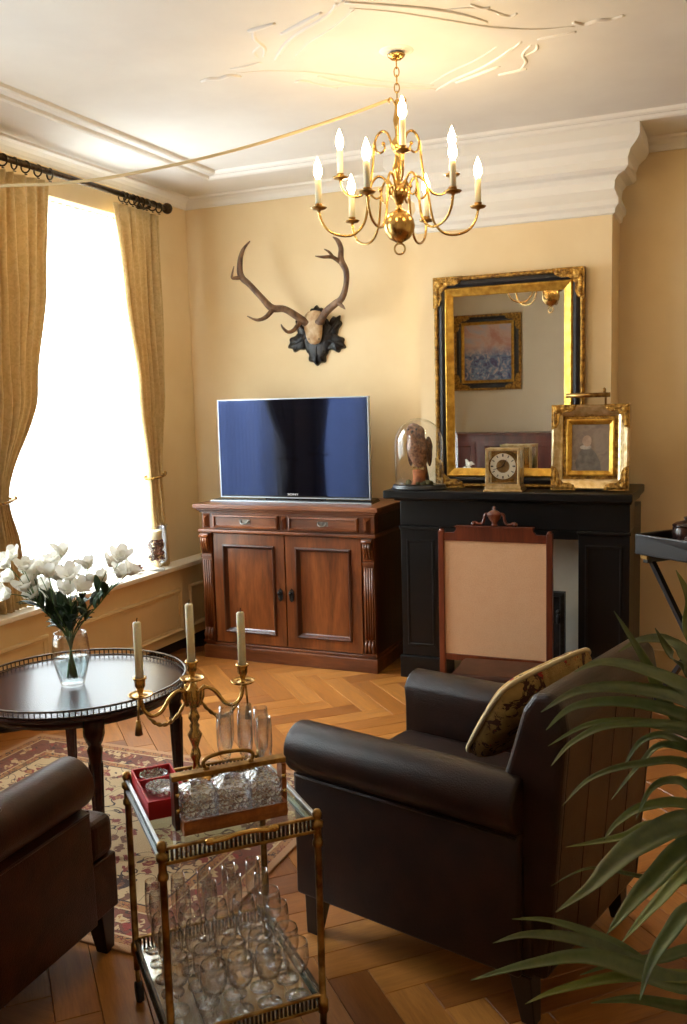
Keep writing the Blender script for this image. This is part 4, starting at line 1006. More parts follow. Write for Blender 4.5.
# ------------------------------------------------------------------ vase of flowers
VX, VY = -2.345, 2.74
def vase_of_flowers():
    t = thing('glass_vase', 'clear glass vase half full of water on the round table', 'vase', (VX, VY, TZ+0.0005))
    outer = [(0.044, 0.008), (0.046, 0.014), (0.056, 0.05), (0.067, 0.10), (0.070, 0.14), (0.066, 0.18), (0.060, 0.205)]
    inner = [(0.057, 0.205), (0.063, 0.18), (0.067, 0.14), (0.064, 0.10), (0.053, 0.05), (0.042, 0.022), (0.044, 0.008)]
    MB().lathe(outer+inner, 32, cap0=False, cap1=False).build('glass_body', 'glass_dome', t)
    MB().lathe([(0.0, 0.0), (0.041, 0.0), (0.044, 0.004), (0.044, 0.010), (0.041, 0.016), (0.0, 0.016)], 32, smooth=False).build('glass_foot', 'glass', t)
    MB().lathe([(0.0415, 0.0225), (0.0525, 0.05), (0.0635, 0.10), (0.0645, 0.108), (0.0, 0.108)], 32, cap0=False).build('water', 'water', t)
    heads = [[(8, 566), (15, 558), (10, 594), (24, 570)], [(26, 591), (12, 580), (33, 575), (36, 598)], [(39, 574), (36, 584), (49, 577)], [(61, 555), (54, 566), (55, 597), (60, 580)], [(70, 579), (67, 593), (78, 590)],
             [(88, 568), (88, 585)], [(110, 566), (104, 582)], [(120, 560), (119, 577), (128, 574)], [(45, 592), (47, 568)]]
    petal = MB()
    def blossom(b, c, axis, r, open_=1.15):
        ax = axis.normalized(); s1 = ax.orthogonal().normalized(); s2 = ax.cross(s1)
        for ring, (n, sc, tw) in enumerate(((5, 1.0, 0), (4, 0.72, 0.5))):
            for k in range(n):
                a = 2*math.pi*(k+tw)/n
                rd = s1*math.cos(a)+s2*math.sin(a); tg = ax.cross(rd)
                def fn(u, v):
                    w = math.sin(math.pi*(0.14+0.68*v))**0.7*0.66*r*sc
                    out = r*sc*(0.15+open_*v**1.4*(1.0 if ring == 0 else 0.6)); up = r*sc*1.25*v
                    q = (u-0.5)*2
                    return c+rd*(out-0.12*r*q*q)+tg*(w*q)+ax*(up+0.08*r*math.sin(3*q+k))
                b.grid(fn, 4, 4)
    rnd = random.Random(11)
    order = sorted(range(len(heads)), key=lambda q: sum(h_[0] for h_ in heads[q])/len(heads[q])); rank = {q: i for i, q in enumerate(order)}
    V = Vector((VX, VY, TZ))
    for si, hs in enumerate(heads):
        dep0 = proj((VX, VY, TZ+0.35))[2]
        dd = rnd.uniform(-0.13, 0.13)
        pts3 = [at_depth(x, y, dep0+dd+rnd.uniform(-0.03, 0.03)) for x, y in hs]
        mid = sum(pts3, Vector())/len(pts3)
        st = thing('flower_stem', 'white flower stem in the glass vase, %s from the left' % ORD[rank[si]], 'flower', (VX, VY, TZ), 0, 'white flowers in the glass vase')
        side = Vector((mid.x-VX, mid.y-VY, 0))
        foot = Vector((-side.x*0.10, -side.y*0.10, 0.028)); 
        lim_ = 0.032/max(side.length*0.10, 0.032); foot = Vector((-side.x*0.10*lim_, -side.y*0.10*lim_, 0.028))
        neck = Vector((side.x*0.10, side.y*0.10, 0.20)); 
        if Vector((neck.x, neck.y, 0)).length > 0.045: k_ = 0.045/Vector((neck.x, neck.y, 0)).length; neck.x *= k_; neck.y *= k_
        fork = neck.lerp(mid-V, 0.55)+Vector((0, 0, -0.01))
        sm = MB(); sm.tube(spline([foot, neck, fork], 6), 0.0028, 6)
        for p in pts3: sm.tube(spline([fork, fork.lerp(p-V, 0.5)+Vector((0, 0, 0.008)), p-V], 5), 0.0018, 5)
        sm.build('stem', 'stem_green', st)
        for p in pts3:
            b = MB(); ax = ((p-V)-fork).normalized()+Vector((rnd.uniform(-0.6, 0.6), rnd.uniform(-0.8, 0.2), rnd.uniform(-0.2, 0.5)))
            blossom(b, p-V, ax, rnd.uniform(0.030, 0.038)); bo = b.build('blossom', 'net_petal', st)
            bud = MB(); bud.ball(p-V, 0.006, 7, 5); bud.build('calyx', 'bud_green', bo)
        for k in range(9):
            u = rnd.uniform(0.1, 1.15); base = neck.lerp(fork, u) if u < 1 else fork.lerp(mid-V, (u-1)*2.5)
            d = Vector((side.x, side.y, 0)).normalized()*rnd.uniform(0.2, 1)+Vector((rnd.uniform(-0.8, 0.8), rnd.uniform(-0.8, 0.8), rnd.uniform(0.1, 0.9))); d.normalize()
            s = d.cross(Vector((0, 0, 1))).normalized(); ln = rnd.uniform(0.05, 0.095); up = s.cross(d)
            def fn(a, v): return base+d*(ln*v)+s*((a-0.5)*0.029*math.sin(math.pi*min(0.98, 0.06+v*0.94))**0.8)+up*(0.016*math.sin(v*2.6)+0.004*abs(a-0.5))
            MB().grid(fn, 2, 6).build('leaf', 'leaf_dark', st, solid=0.0008)
vase_of_flowers()

# ------------------------------------------------------------------ armchairs
def armchair(label, loc, rotz, leather, arm_front=0.37, seat_front=0.36, width=0.345, arm_z=0.588, overhang=0.03, group='leather armchairs'):
    t = thing('leather_armchair', label, 'armchair', loc, rotz, group)
    W = width
    MB().box(-W+0.012, W-0.012, -0.40, min(arm_front, seat_front)-0.03, 0.135, 0.30).build('seat_base', leather, t, bevel=0.015, seg=3)
    for s in (-1, 1):
        ro, rx = 0.076, W-overhang
        poly = [(W-0.095, 0.135), (W-0.095, arm_z-0.03)]
        a0, a1 = 160, -72
        for k in range(21):
            a = R(a0+(a1-a0)*k/20); poly.append((rx+ro*math.cos(a), arm_z+ro*math.sin(a)))
        poly += [(W-0.002, arm_z-0.085), (W+0.004, 0.135)]
        b = MB(); b.prism([(s*x, z) for x, z in poly], lambda x, z, d: (x, d, z), -0.37, arm_front, smooth=False)
        ao = b.build('arm', leather, t, bevel=0.022, seg=4)
        for p in ao.data.polygons: p.use_smooth = True
        MB().tube([(s*(W+0.001), -0.36, arm_z-0.083), (s*(W+0.001), arm_front-0.01, arm_z-0.083)], 0.004, 6).build('arm_seam', leather, ao)
        MB().tube([(s*(x*1.0), arm_front+0.001, z) for x, z in [(W-0.012, 0.16), (W-0.012, arm_z-0.08)]], 0.004, 6).build('front_seam', leather, ao)
    # T-shaped seat cushion when it comes forward of the arms
    hw = W-0.10
    if seat_front > arm_front+0.02:
        poly = [(-hw, -0.26), (hw, -0.26), (hw, arm_front+0.006), (W-0.01, arm_front+0.006), (W-0.01, seat_front), (-W+0.01, seat_front), (-W+0.01, arm_front+0.006), (-hw, arm_front+0.006)]
        MB().prism(poly, lambda x, y, d: (x, y, d), 0.300, 0.425).build('seat_cushion', leather, t, bevel=0.03, seg=4)
        MB().box(-W+0.01, W-0.01, arm_front, seat_front-0.002, 0.135, 0.302).build('front_rail', leather, t, bevel=0.006, seg=3)
    else:
        MB().box(-hw, hw, -0.26, seat_front, 0.302, 0.48).build('seat_cushion', leather, t, bevel=0.035, seg=4)
        MB().box(-hw, hw, seat_front-0.06, seat_front-0.01, 0.135, 0.30).build('front_rail', leather, t, bevel=0.012, seg=3)
    side = [(-0.235, 0.40), (-0.325, 0.70), (-0.365, 0.835), (-0.395, 0.880), (-0.44, 0.886), (-0.472, 0.862), (-0.482, 0.80), (-0.430, 0.135), (-0.36, 0.135), (-0.34, 0.38)]
    b = MB(); b.prism(side, lambda y, z, d: (d, y, z), -W+0.02, W-0.02)
    bo = b.build('backrest', leather, t, bevel=0.028, seg=4)
    ch = MB()
    for k in range(5):
        x = -W+0.05+(2*W-0.10)*k/4
        MB().tube([(x, -0.432, 0.16), (x, -0.4805, 0.78)], 0.0018, 6).build('back_seam', leather, bo)
    for sx in (-1, 1):
        for sy in (-1, 1):
            y = (min(arm_front, seat_front)-0.04 if seat_front <= arm_front+0.02 else seat_front-0.05) if sy > 0 else -0.36
            l = MB(); l.frustum((0, 0), 0.019, 0.031, 0.0, 0.137); l.v = [(x-(sx*0.012 if z < 0.05 else 0)*0, yy+(sy*0.018 if z < 0.05 else 0), z) for x, yy, z in l.v]
            l.build('leg', 'dark_leg', t, bevel=0.003, loc=(sx*(W-0.045), y, 0))
    return t
RCH = armchair('dark brown leather armchair with a tapestry cushion seen from its side', (-0.775, 2.60, 0), R(76), 'leather')
LC = armchair('reddish brown leather armchair cut off by the left picture edge', (-2.005, 1.69, 0), R(2), 'leather_red', arm_front=0.29, seat_front=0.41, width=0.345, arm_z=0.555, overhang=0.055)
MB().ball((0, 0, 0), (0.012, 0.012, 0.006), 10, 6).build('button', 'leather_red', LC, loc=(0.33, -0.05, 0.548+0.076))

def chair_pt(u, v, z):        # forward, towards the far arm, up
    return Vector((-0.775, 2.60, 0))+Vector((-0.970, 0.242, 0))*u+Vector((0.242, 0.970, 0))*v+Vector((0, 0, z))
def cushion():
    # leans on the backrest, wedged between the arms
    ex, nrm, ez = Vector((0.553, 0.817, 0.165)), Vector((-0.702, 0.350, 0.620)), Vector((0.448, -0.458, 0.767)); c = Vector((-0.574, 2.617, 0.716))
    Mx = Matrix(((ex.x, nrm.x, ez.x, c.x), (ex.y, nrm.y, ez.y, c.y), (ex.z, nrm.z, ez.z, c.z), (0, 0, 0, 1)))
    h = 0.185
    def side(sg):
        def fn(u, v):
            a, b = (u-0.5)*2, (v-0.5)*2
            pin = 1-0.07*(a*a*b*b)-0.05*(abs(a)**3*(1-abs(b))+abs(b)**3*(1-abs(a)))*0
            th = (0.034 if sg > 0 else 0.07)*((1-a**4)*(1-b**4))**0.5
            k_ = 1-0.13*(a*b)**4
            return (a*h*k_, sg*th, b*h*k_)
        return fn
    t = tag(bpy.data.objects.new('tapestry_cushion', None), 'beige tapestry cushion with red flowers lying in the dark leather armchair', 'cushion'); col.objects.link(t); t.matrix_world = Mx
    MB().grid(side(1), 16, 16).grid(side(-1), 16, 16).build('cover', 'tapestry', t)
    pts = []
    for i in range(64):
        k = i/16; e = int(k); f = (k-e)*2-1; q = 1-0.13*f**4
        pts.append([(f*h*q, 0, -h*q), (h*q, 0, f*h*q), (-f*h*q, 0, h*q), (-h*q, 0, -f*h*q)][e])
    MB().tube(pts, 0.007, 7, closed=True).build('piping', 'piping_cream', t)
cushion()

# ------------------------------------------------------------------ drinks trolley
TRX, TRY, TRA = -1.204, 1.91, R(-43.5)
TW, TD, TT, TL = 0.436, 0.37, 0.60, 0.149
def tw(x, y, z=0.0): return Vector((TRX+x*math.cos(TRA)-y*math.sin(TRA), TRY+x*math.sin(TRA)+y*math.cos(TRA), z))
def trolley():
    t = thing('drinks_trolley', 'brass and glass drinks trolley on castors beside the dark armchair', 'trolley', (TRX, TRY, 0), TRA)
    hx, hy = TW/2, TD/2
    for sx in (-1, 1):
        for sy in (-1, 1):
            p = MB(); p.lathe([(0.0, 0.085), (0.009, 0.085), (0.009, 0.125), (0.014, 0.13), (0.014, 0.16), (0.009, 0.165), (0.0085, TT-0.05), (0.013, TT-0.046), (0.013, TT-0.036), (0.0095, TT-0.03), (0.0095, TT-0.005), (0.014, TT), (0.014, TT+0.012), (0.007, TT+0.016), (0.011, TT+0.024), (0.012, TT+0.032), (0.008, TT+0.041), (0, TT+0.044)], 14, (sx*hx, sy*hy, 0))
            p.build('post', 'old_brass', t)
            c = MB(); x, y = sx*hx, sy*hy
            c.tube([(x, y, 0.09), (x, y, 0.066), (x+0.012, y, 0.05)], 0.006, 8)
            co = c.build('castor', 'old_brass', t)
            w = MB(); w.lathe([(0.0, -0.009), (0.026, -0.009), (0.028, 0), (0.026, 0.009), (0, 0.009)], 18); w.xf(Matrix.Translation((x+0.014, y, 0.028)) @ Matrix.Rotation(R(90), 4, 'X')); w.build('wheel', 'rubber', co)
    for z in (TT, TL):
        MB().box(-hx, hx, -hy, hy, z-0.004, z+0.002).build('glass_shelf', 'shelf_glass', t)
        for sx in (-1, 1):
            g = MB(); x = sx*hx
            g.box(x-0.006, x+0.006, -hy, hy, z-0.014, z-0.006).box(x-0.005, x+0.005, -hy, hy, z+0.020, z+0.027)
            go = g.build('gallery_rail', 'old_brass', t, bevel=0.002)
            sp = MB(); n = 34
            for k in range(n):
                y = -hy+0.012+(2*hy-0.024)*k/(n-1); sp.box(x-0.003, x+0.003, y-0.0028, y+0.0028, z-0.006, z+0.020)
            so = sp.build('gallery_slats', 'bronze', go); so['kind'] = 'stuff'
        for sy in (-1, 1):
            y = sy*hy
            MB().box(-hx, hx, y-0.006, y+0.006, z-0.014, z-0.005).box(-hx, hx, y-0.005, y+0.005, z+0.018, z+0.024).build('side_rail', 'tv_silver' if z > 0.3 else 'bronze', t, bevel=0.002)
            MB().box(-hx, hx, y-0.002, y+0.002, z-0.005, z+0.018).build('side_glass', 'shelf_glass', t)
    hd = MB(); x = hx+0.006
    hd.tube(spline([(x, -0.075, TT+0.020), (x+0.012, -0.05, TT+0.026), (x+0.018, -0.02, TT+0.034), (x+0.018, 0.02, TT+0.034), (x+0.012, 0.05, TT+0.026), (x, 0.075, TT+0.020)], 5), 0.0058, 8)
    for y in (-0.075, 0.075): hd.ball((x, y, TT+0.021), (0.008, 0.016, 0.009), 8, 6)
    hd.build('handle', 'brass', t)
trolley()
ZT, ZL = TT+0.0025, TL+0.0025

def wine_glass_mesh(kind):
    if kind == 'wine': pr_ = [(0.0, 0), (0.029, 0), (0.029, 0.0015), (0.012, 0.004), (0.0035, 0.008), (0.003, 0.075), (0.006, 0.080), (0.020, 0.090), (0.030, 0.110), (0.032, 0.130), (0.029, 0.160), (0.0262, 0.172), (0.0256, 0.172), (0.028, 0.158), (0.0308, 0.130), (0.0288, 0.111), (0.019, 0.0925), (0.0, 0.086)]
    elif kind == 'goblet': pr_ = [(0.0, 0), (0.030, 0), (0.030, 0.0015), (0.012, 0.004), (0.004, 0.009), (0.0035, 0.055), (0.008, 0.060), (0.026, 0.074), (0.033, 0.098), (0.031, 0.130), (0.0285, 0.142), (0.0278, 0.142), (0.030, 0.128), (0.0318, 0.099), (0.025, 0.0765), (0.0, 0.066)]
    else: pr_ = [(0.0, 0), (0.027, 0), (0.027, 0.0015), (0.01, 0.004), (0.0033, 0.008), (0.003, 0.060), (0.006, 0.068), (0.015, 0.085), (0.020, 0.115), (0.0205, 0.150), (0.0185, 0.196), (0.018, 0.196), (0.0197, 0.150), (0.019, 0.115), (0.014, 0.087), (0.0, 0.074)]
    return MB().lathe(pr_, 20)
protos = {}
def put_glass(kind, x, y, z, label, group, cat='glass'):
    if kind not in protos:
        o = wine_glass_mesh(kind).build({'wine': 'wine_glass', 'goblet': 'goblet', 'flute': 'champagne_flute'}[kind], 'stemware'); protos[kind] = o
    else: o = link_copy(protos[kind])
    o.location = tw(x, y, z); tag(o, label, cat, group)
rnd = random.Random(21)
for i in range(6):
    for j in range(5):
        x = -0.175+0.068*i+rnd.uniform(-0.003, 0.003); y = -0.142+0.070*j+rnd.uniform(-0.003, 0.003)
        if i == 5 and j in (0,): continue
        where = ', %s row from back, %s from left' % (ORD[i], ORD[j])
        if i in (0, 1): put_glass('flute', x, y, ZL, 'champagne flute on lower trolley shelf'+where, 'champagne flutes on the lower shelf')
        elif i in (4, 5): put_glass('goblet', x, y, ZL, 'short goblet on lower trolley shelf'+where, 'goblets on the lower shelf')
        else: put_glass('wine', x, y, ZL, 'wine glass on lower trolley shelf'+where, 'wine glasses on the lower shelf')
tops = sorted(((-0.165, 0.078), (-0.150, 0.125), (-0.095, 0.052), (-0.085, 0.105), (-0.03, 0.14), (-0.105, 0.155)), key=lambda q: proj(tw(q[0], q[1], ZT))[0])
for i, (x, y) in enumerate(tops):
    put_glass('flute', x, y, ZT, 'champagne flute behind the decanters on the trolley top, %s from the left' % ORD[i], 'champagne flutes on the trolley top')

def crystal_material():
    m = clear_glass('crystal', sparkle=90, tint=(0.95, 0.95, 0.98, 1), ior=1.6, rough=0.08, extra=0.42)
crystal_material()
def tantalus():
    p = tw(0.082, 0.012, ZT)
    t = thing('tantalus', 'oak decanter stand with a brass bar and handle on the trolley', 'decanter stand', p[:], TRA)
    hx, hy, zt = 0.055, 0.128, 0.118
    MB().box(-hx, hx, -hy, hy, 0.0, 0.014).box(hx-0.006, hx, -hy, hy, 0.014, 0.034).box(-hx, -hx+0.006, -hy, hy, 0.014, 0.034).box(-hx, hx, -hy, -hy+0.006, 0.014, 0.034).box(-hx, hx, hy-0.006, hy, 0.014, 0.034).build('base', 'tantalus_oak', t, bevel=0.002)
    for s in (-1, 1):
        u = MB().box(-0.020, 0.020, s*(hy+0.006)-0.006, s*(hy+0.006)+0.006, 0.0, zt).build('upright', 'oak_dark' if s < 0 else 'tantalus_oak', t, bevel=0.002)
        for q in (zt-0.03, 0.05): MB().ball((0.022, s*(hy+0.004), q), 0.006, 8, 6).build('stud', 'brass', u)
    MB().box(-0.014, 0.014, -hy-0.014, hy+0.014, zt, zt+0.013).build('top_bar', 'old_brass', t, bevel=0.002)
    h = MB().tube(spline([(0, -0.055, zt+0.012), (0, -0.062, zt+0.030), (0, -0.045, zt+0.042), (0, 0.0, zt+0.047), (0, 0.045, zt+0.042), (0, 0.062, zt+0.030), (0, 0.055, zt+0.012)], 5), 0.005, 8)
    for s in (-1, 1): h.ball((0, s*0.055, zt+0.014), (0.009, 0.009, 0.006), 8, 6)
    h.build('handle', 'old_brass', t)
    proto = None
    for k, y in enumerate((-0.082, 0.0, 0.082)):
        q = p+Vector((-math.sin(TRA)*y, math.cos(TRA)*y, 0.0145))
        lab = ['square cut crystal decanter at the red box end of the stand', 'middle square cut crystal decanter of the stand', 'square cut crystal decanter at the armchair end of the stand'][k]
        if proto is None:
            d = thing('decanter', lab, 'decanter', q[:], TRA, 'crystal decanters in the stand')
            b = MB(); s = 0.036; n = 6; dz = 0.076/4
            for f in range(4):          # diamond-cut sides
                M_ = Matrix.Rotation(R(90*f), 4, 'Z')
                vs = []; fs = []
                for i in range(n):
                    for j in range(5):
                        x0, x1, z0, z1 = -s+2*s*i/n, -s+2*s*(i+1)/n, dz*j*0.8, dz*(j+1)*0.8
                        o = len(vs); vs += [(x0, -s, z0), (x1, -s, z0), (x1, -s, z1), (x0, -s, z1), ((x0+x1)/2, -s-0.005, (z0+z1)/2)]
                        fs += [(o, o+1, o+4), (o+1, o+2, o+4), (o+2, o+3, o+4), (o+3, o, o+4)]
                b.add([M_ @ Vector(v) for v in vs], fs)
            zt_ = dz*5*0.8
            b.add([(-s, -s, zt_), (s, -s, zt_), (s, s, zt_), (-s, s, zt_), (-0.014, -0.014, zt_+0.012), (0.014, -0.014, zt_+0.012), (0.014, 0.014, zt_+0.012), (-0.014, 0.014, zt_+0.012), (-s, -s, 0), (s, -s, 0), (s, s, 0), (-s, s, 0)],
                  [(0, 1, 5, 4), (1, 2, 6, 5), (2, 3, 7, 6), (3, 0, 4, 7), (8, 11, 10, 9)])
            b.lathe([(0.013, zt_+0.010), (0.012, zt_+0.016), (0.016, zt_+0.019)], 10)
            b.build('bottle', 'crystal', d)
            MB().ball((0, 0, zt_+0.027), (0.016, 0.016, 0.011), 8, 4).build('stopper', 'crystal', d)
            proto = d
        else: copy_tree(proto, q[:], TRA, lab)
tantalus()

def coaster_box():
    p = tw(-0.097, -0.122, ZT)
    t = thing('coaster_box', 'open red card box holding three round glass dishes on the trolley', 'box', p[:], TRA)
    hx, hy, h = 0.113, 0.052, 0.046
    b = MB().box(-hx, hx, -hy, hy, 0, 0.004)
    b.box(-hx, hx, -hy, -hy+0.004, 0.004, h).box(-hx, hx, hy-0.004, hy, 0.004, h).box(-hx, -hx+0.004, -hy+0.004, hy-0.004, 0.004, h).box(hx-0.004, hx, -hy+0.004, hy-0.004, 0.004, h)
    b.box(-0.040, -0.036, -hy+0.004, hy-0.004, 0.004, h-0.003)
    b.build('carton', 'red_card', t)
    MB().box(-hx+0.005, hx-0.005, -hy+0.005, hy-0.005, 0.004, 0.022).build('insert', 'red_card', t)
    pr_ = [(0.0, 0.0), (0.028, 0.0), (0.033, 0.004), (0.036, 0.016), (0.035, 0.018), (0.033, 0.0165), (0.030, 0.007), (0.0, 0.004)]
    first_ = None
    for k, (x, dz, lab) in enumerate(((-0.0765, 0.0225, 'round cut glass dish at the far end of the red box'), (0.006, 0.0225, 'round cut glass dish in the middle of the red box'), (0.060, 0.041, 'round cut glass dish at the near end of the red box'))):
        q = p+Vector((math.cos(TRA)*x, math.sin(TRA)*x, dz))
        if first_ is None:
            d = thing('glass_dish', lab, 'dish', q[:], TRA, 'glass dishes in the red box')
            MB().lathe(pr_, 28).build('bowl', 'crystal', d)
            rim = MB()
            for j in range(24):
                a = 2*math.pi*j/24; rim.ball((0.0350*math.cos(a), 0.0350*math.sin(a), 0.017), 0.003, 6, 4)
            rim.build('beaded_rim', 'crystal', d); first_ = d
        else: copy_tree(first_, q[:], TRA, lab)
coaster_box()

# ------------------------------------------------------------------ candelabrum
def candelabrum():
    c = Vector((-1.338, 2.029, ZT)); ang = R(44.5)
    t = thing('candelabrum', 'brass three light candelabrum with hanging tassels on the trolley', 'candelabrum', c[:], ang)
    MB().lathe([(0.0, 0), (0.042, 0), (0.044, 0.006), (0.034, 0.012), (0.020, 0.020), (0.011, 0.032), (0.009, 0.05), (0.015, 0.065), (0.012, 0.08), (0.008, 0.09), (0.013, 0.105), (0.020, 0.125), (0.011, 0.14), (0.014, 0.15), (0.009, 0.158), (0.016, 0.172), (0.012, 0.183), (0.008, 0.195), (0.014, 0.205), (0.022, 0.225), (0.019, 0.245), (0.010, 0.258), (0.007, 0.266), (0.007, 0.276)], 16).build('stem', 'brass', t)
    lv = MB()
    for k in range(6):
        a = 2*math.pi*k/6; lv.tube([(0.016*math.cos(a), 0.016*math.sin(a), 0.205), (0.024*math.cos(a), 0.024*math.sin(a), 0.228), (0.026*math.cos(a), 0.026*math.sin(a), 0.25), (0.032*math.cos(a), 0.032*math.sin(a), 0.258)], [0.006, 0.007, 0.005, 0.002], 6)
    lv.build('leaf_collar', 'brass', t)
    half = 0.137
    def cup(parent, x, z):
        MB().lathe([(0.004, z), (0.010, z+0.002), (0.030, z+0.006), (0.033, z+0.012), (0.029, z+0.010), (0.010, z+0.007), (0.006, z+0.014), (0.009, z+0.024), (0.014, z+0.034), (0.014, z+0.050), (0.018, z+0.052), (0.018, z+0.057), (0.0115, z+0.057), (0.0115, z+0.045), (0, z+0.045)], 18, (x, 0, 0)).build('candle_cup', 'brass', parent)
    cup(t, 0, 0.270)
    zp = 0.846-ZT
    for s in (-1, 1):
        a = MB().tube(spline([(s*0.012, 0, 0.235), (s*0.035, 0, 0.250), (s*0.06, 0, 0.235), (s*0.085, 0, 0.200), (s*0.11, 0, 0.192), (s*0.13, 0, 0.210), (s*half, 0, zp)], 5), 0.0055, 8)
        ao = a.build('arm', 'brass', t)
        cup(ao, s*half, zp)
        rp = MB(); P = spline([(s*0.016, 0.006, 0.222), (s*0.04, 0.006, 0.185), (s*0.07, 0.006, 0.163), (s*0.10, 0.006, 0.168), (s*0.125, 0.006, 0.20), (s*half, 0.004, zp-0.004)], 7)
        for ph in (0, math.pi):
            rp.tube([p+Vector((0, 0.0032*math.cos(i*0.9+ph), 0.0032*math.sin(i*0.9+ph))) for i, p in enumerate(P)], 0.0034, 6)
        rp.build('rope', 'old_brass', ao)
        ts = MB().tube([(s*(half+0.006), -0.004, zp-0.002), (s*(half+0.010), -0.004, zp-0.058)], 0.003, 6)
        ts.lathe([(0.003, 0), (0.007, -0.004), (0.006, -0.010), (0.008, -0.014), (0.0105, -0.040), (0.0, -0.041)], 10, (s*(half+0.010), -0.004, zp-0.056))
        ts.build('tassel', 'old_brass', ao)
    for x, z, h, lab in ((-half, zp+0.0455, 0.158, 'cream taper candle in the candelabrum arm nearest the round table'), (0, 0.3155, 0.165, 'cream taper candle at the centre of the candelabrum'), (half, zp+0.0455, 0.155, 'cream taper candle in the candelabrum arm nearest the oak cabinet')):
        q = c+Vector((math.cos(ang)*x, math.sin(ang)*x, z))
        k = thing('taper_candle', lab, 'candle', q[:], 0, 'candles in the candelabrum')
        MB().lathe([(0.0, 0), (0.0108, 0), (0.0106, h-0.004), (0.008, h-0.001), (0, h)], 14).build('wax', 'wax', k)
        MB().tube([(0, 0, h-0.001), (0.0008, 0, h+0.006), (0.002, 0, h+0.010)], 0.0012, 5).build('wick', 'wick', k)
candelabrum()
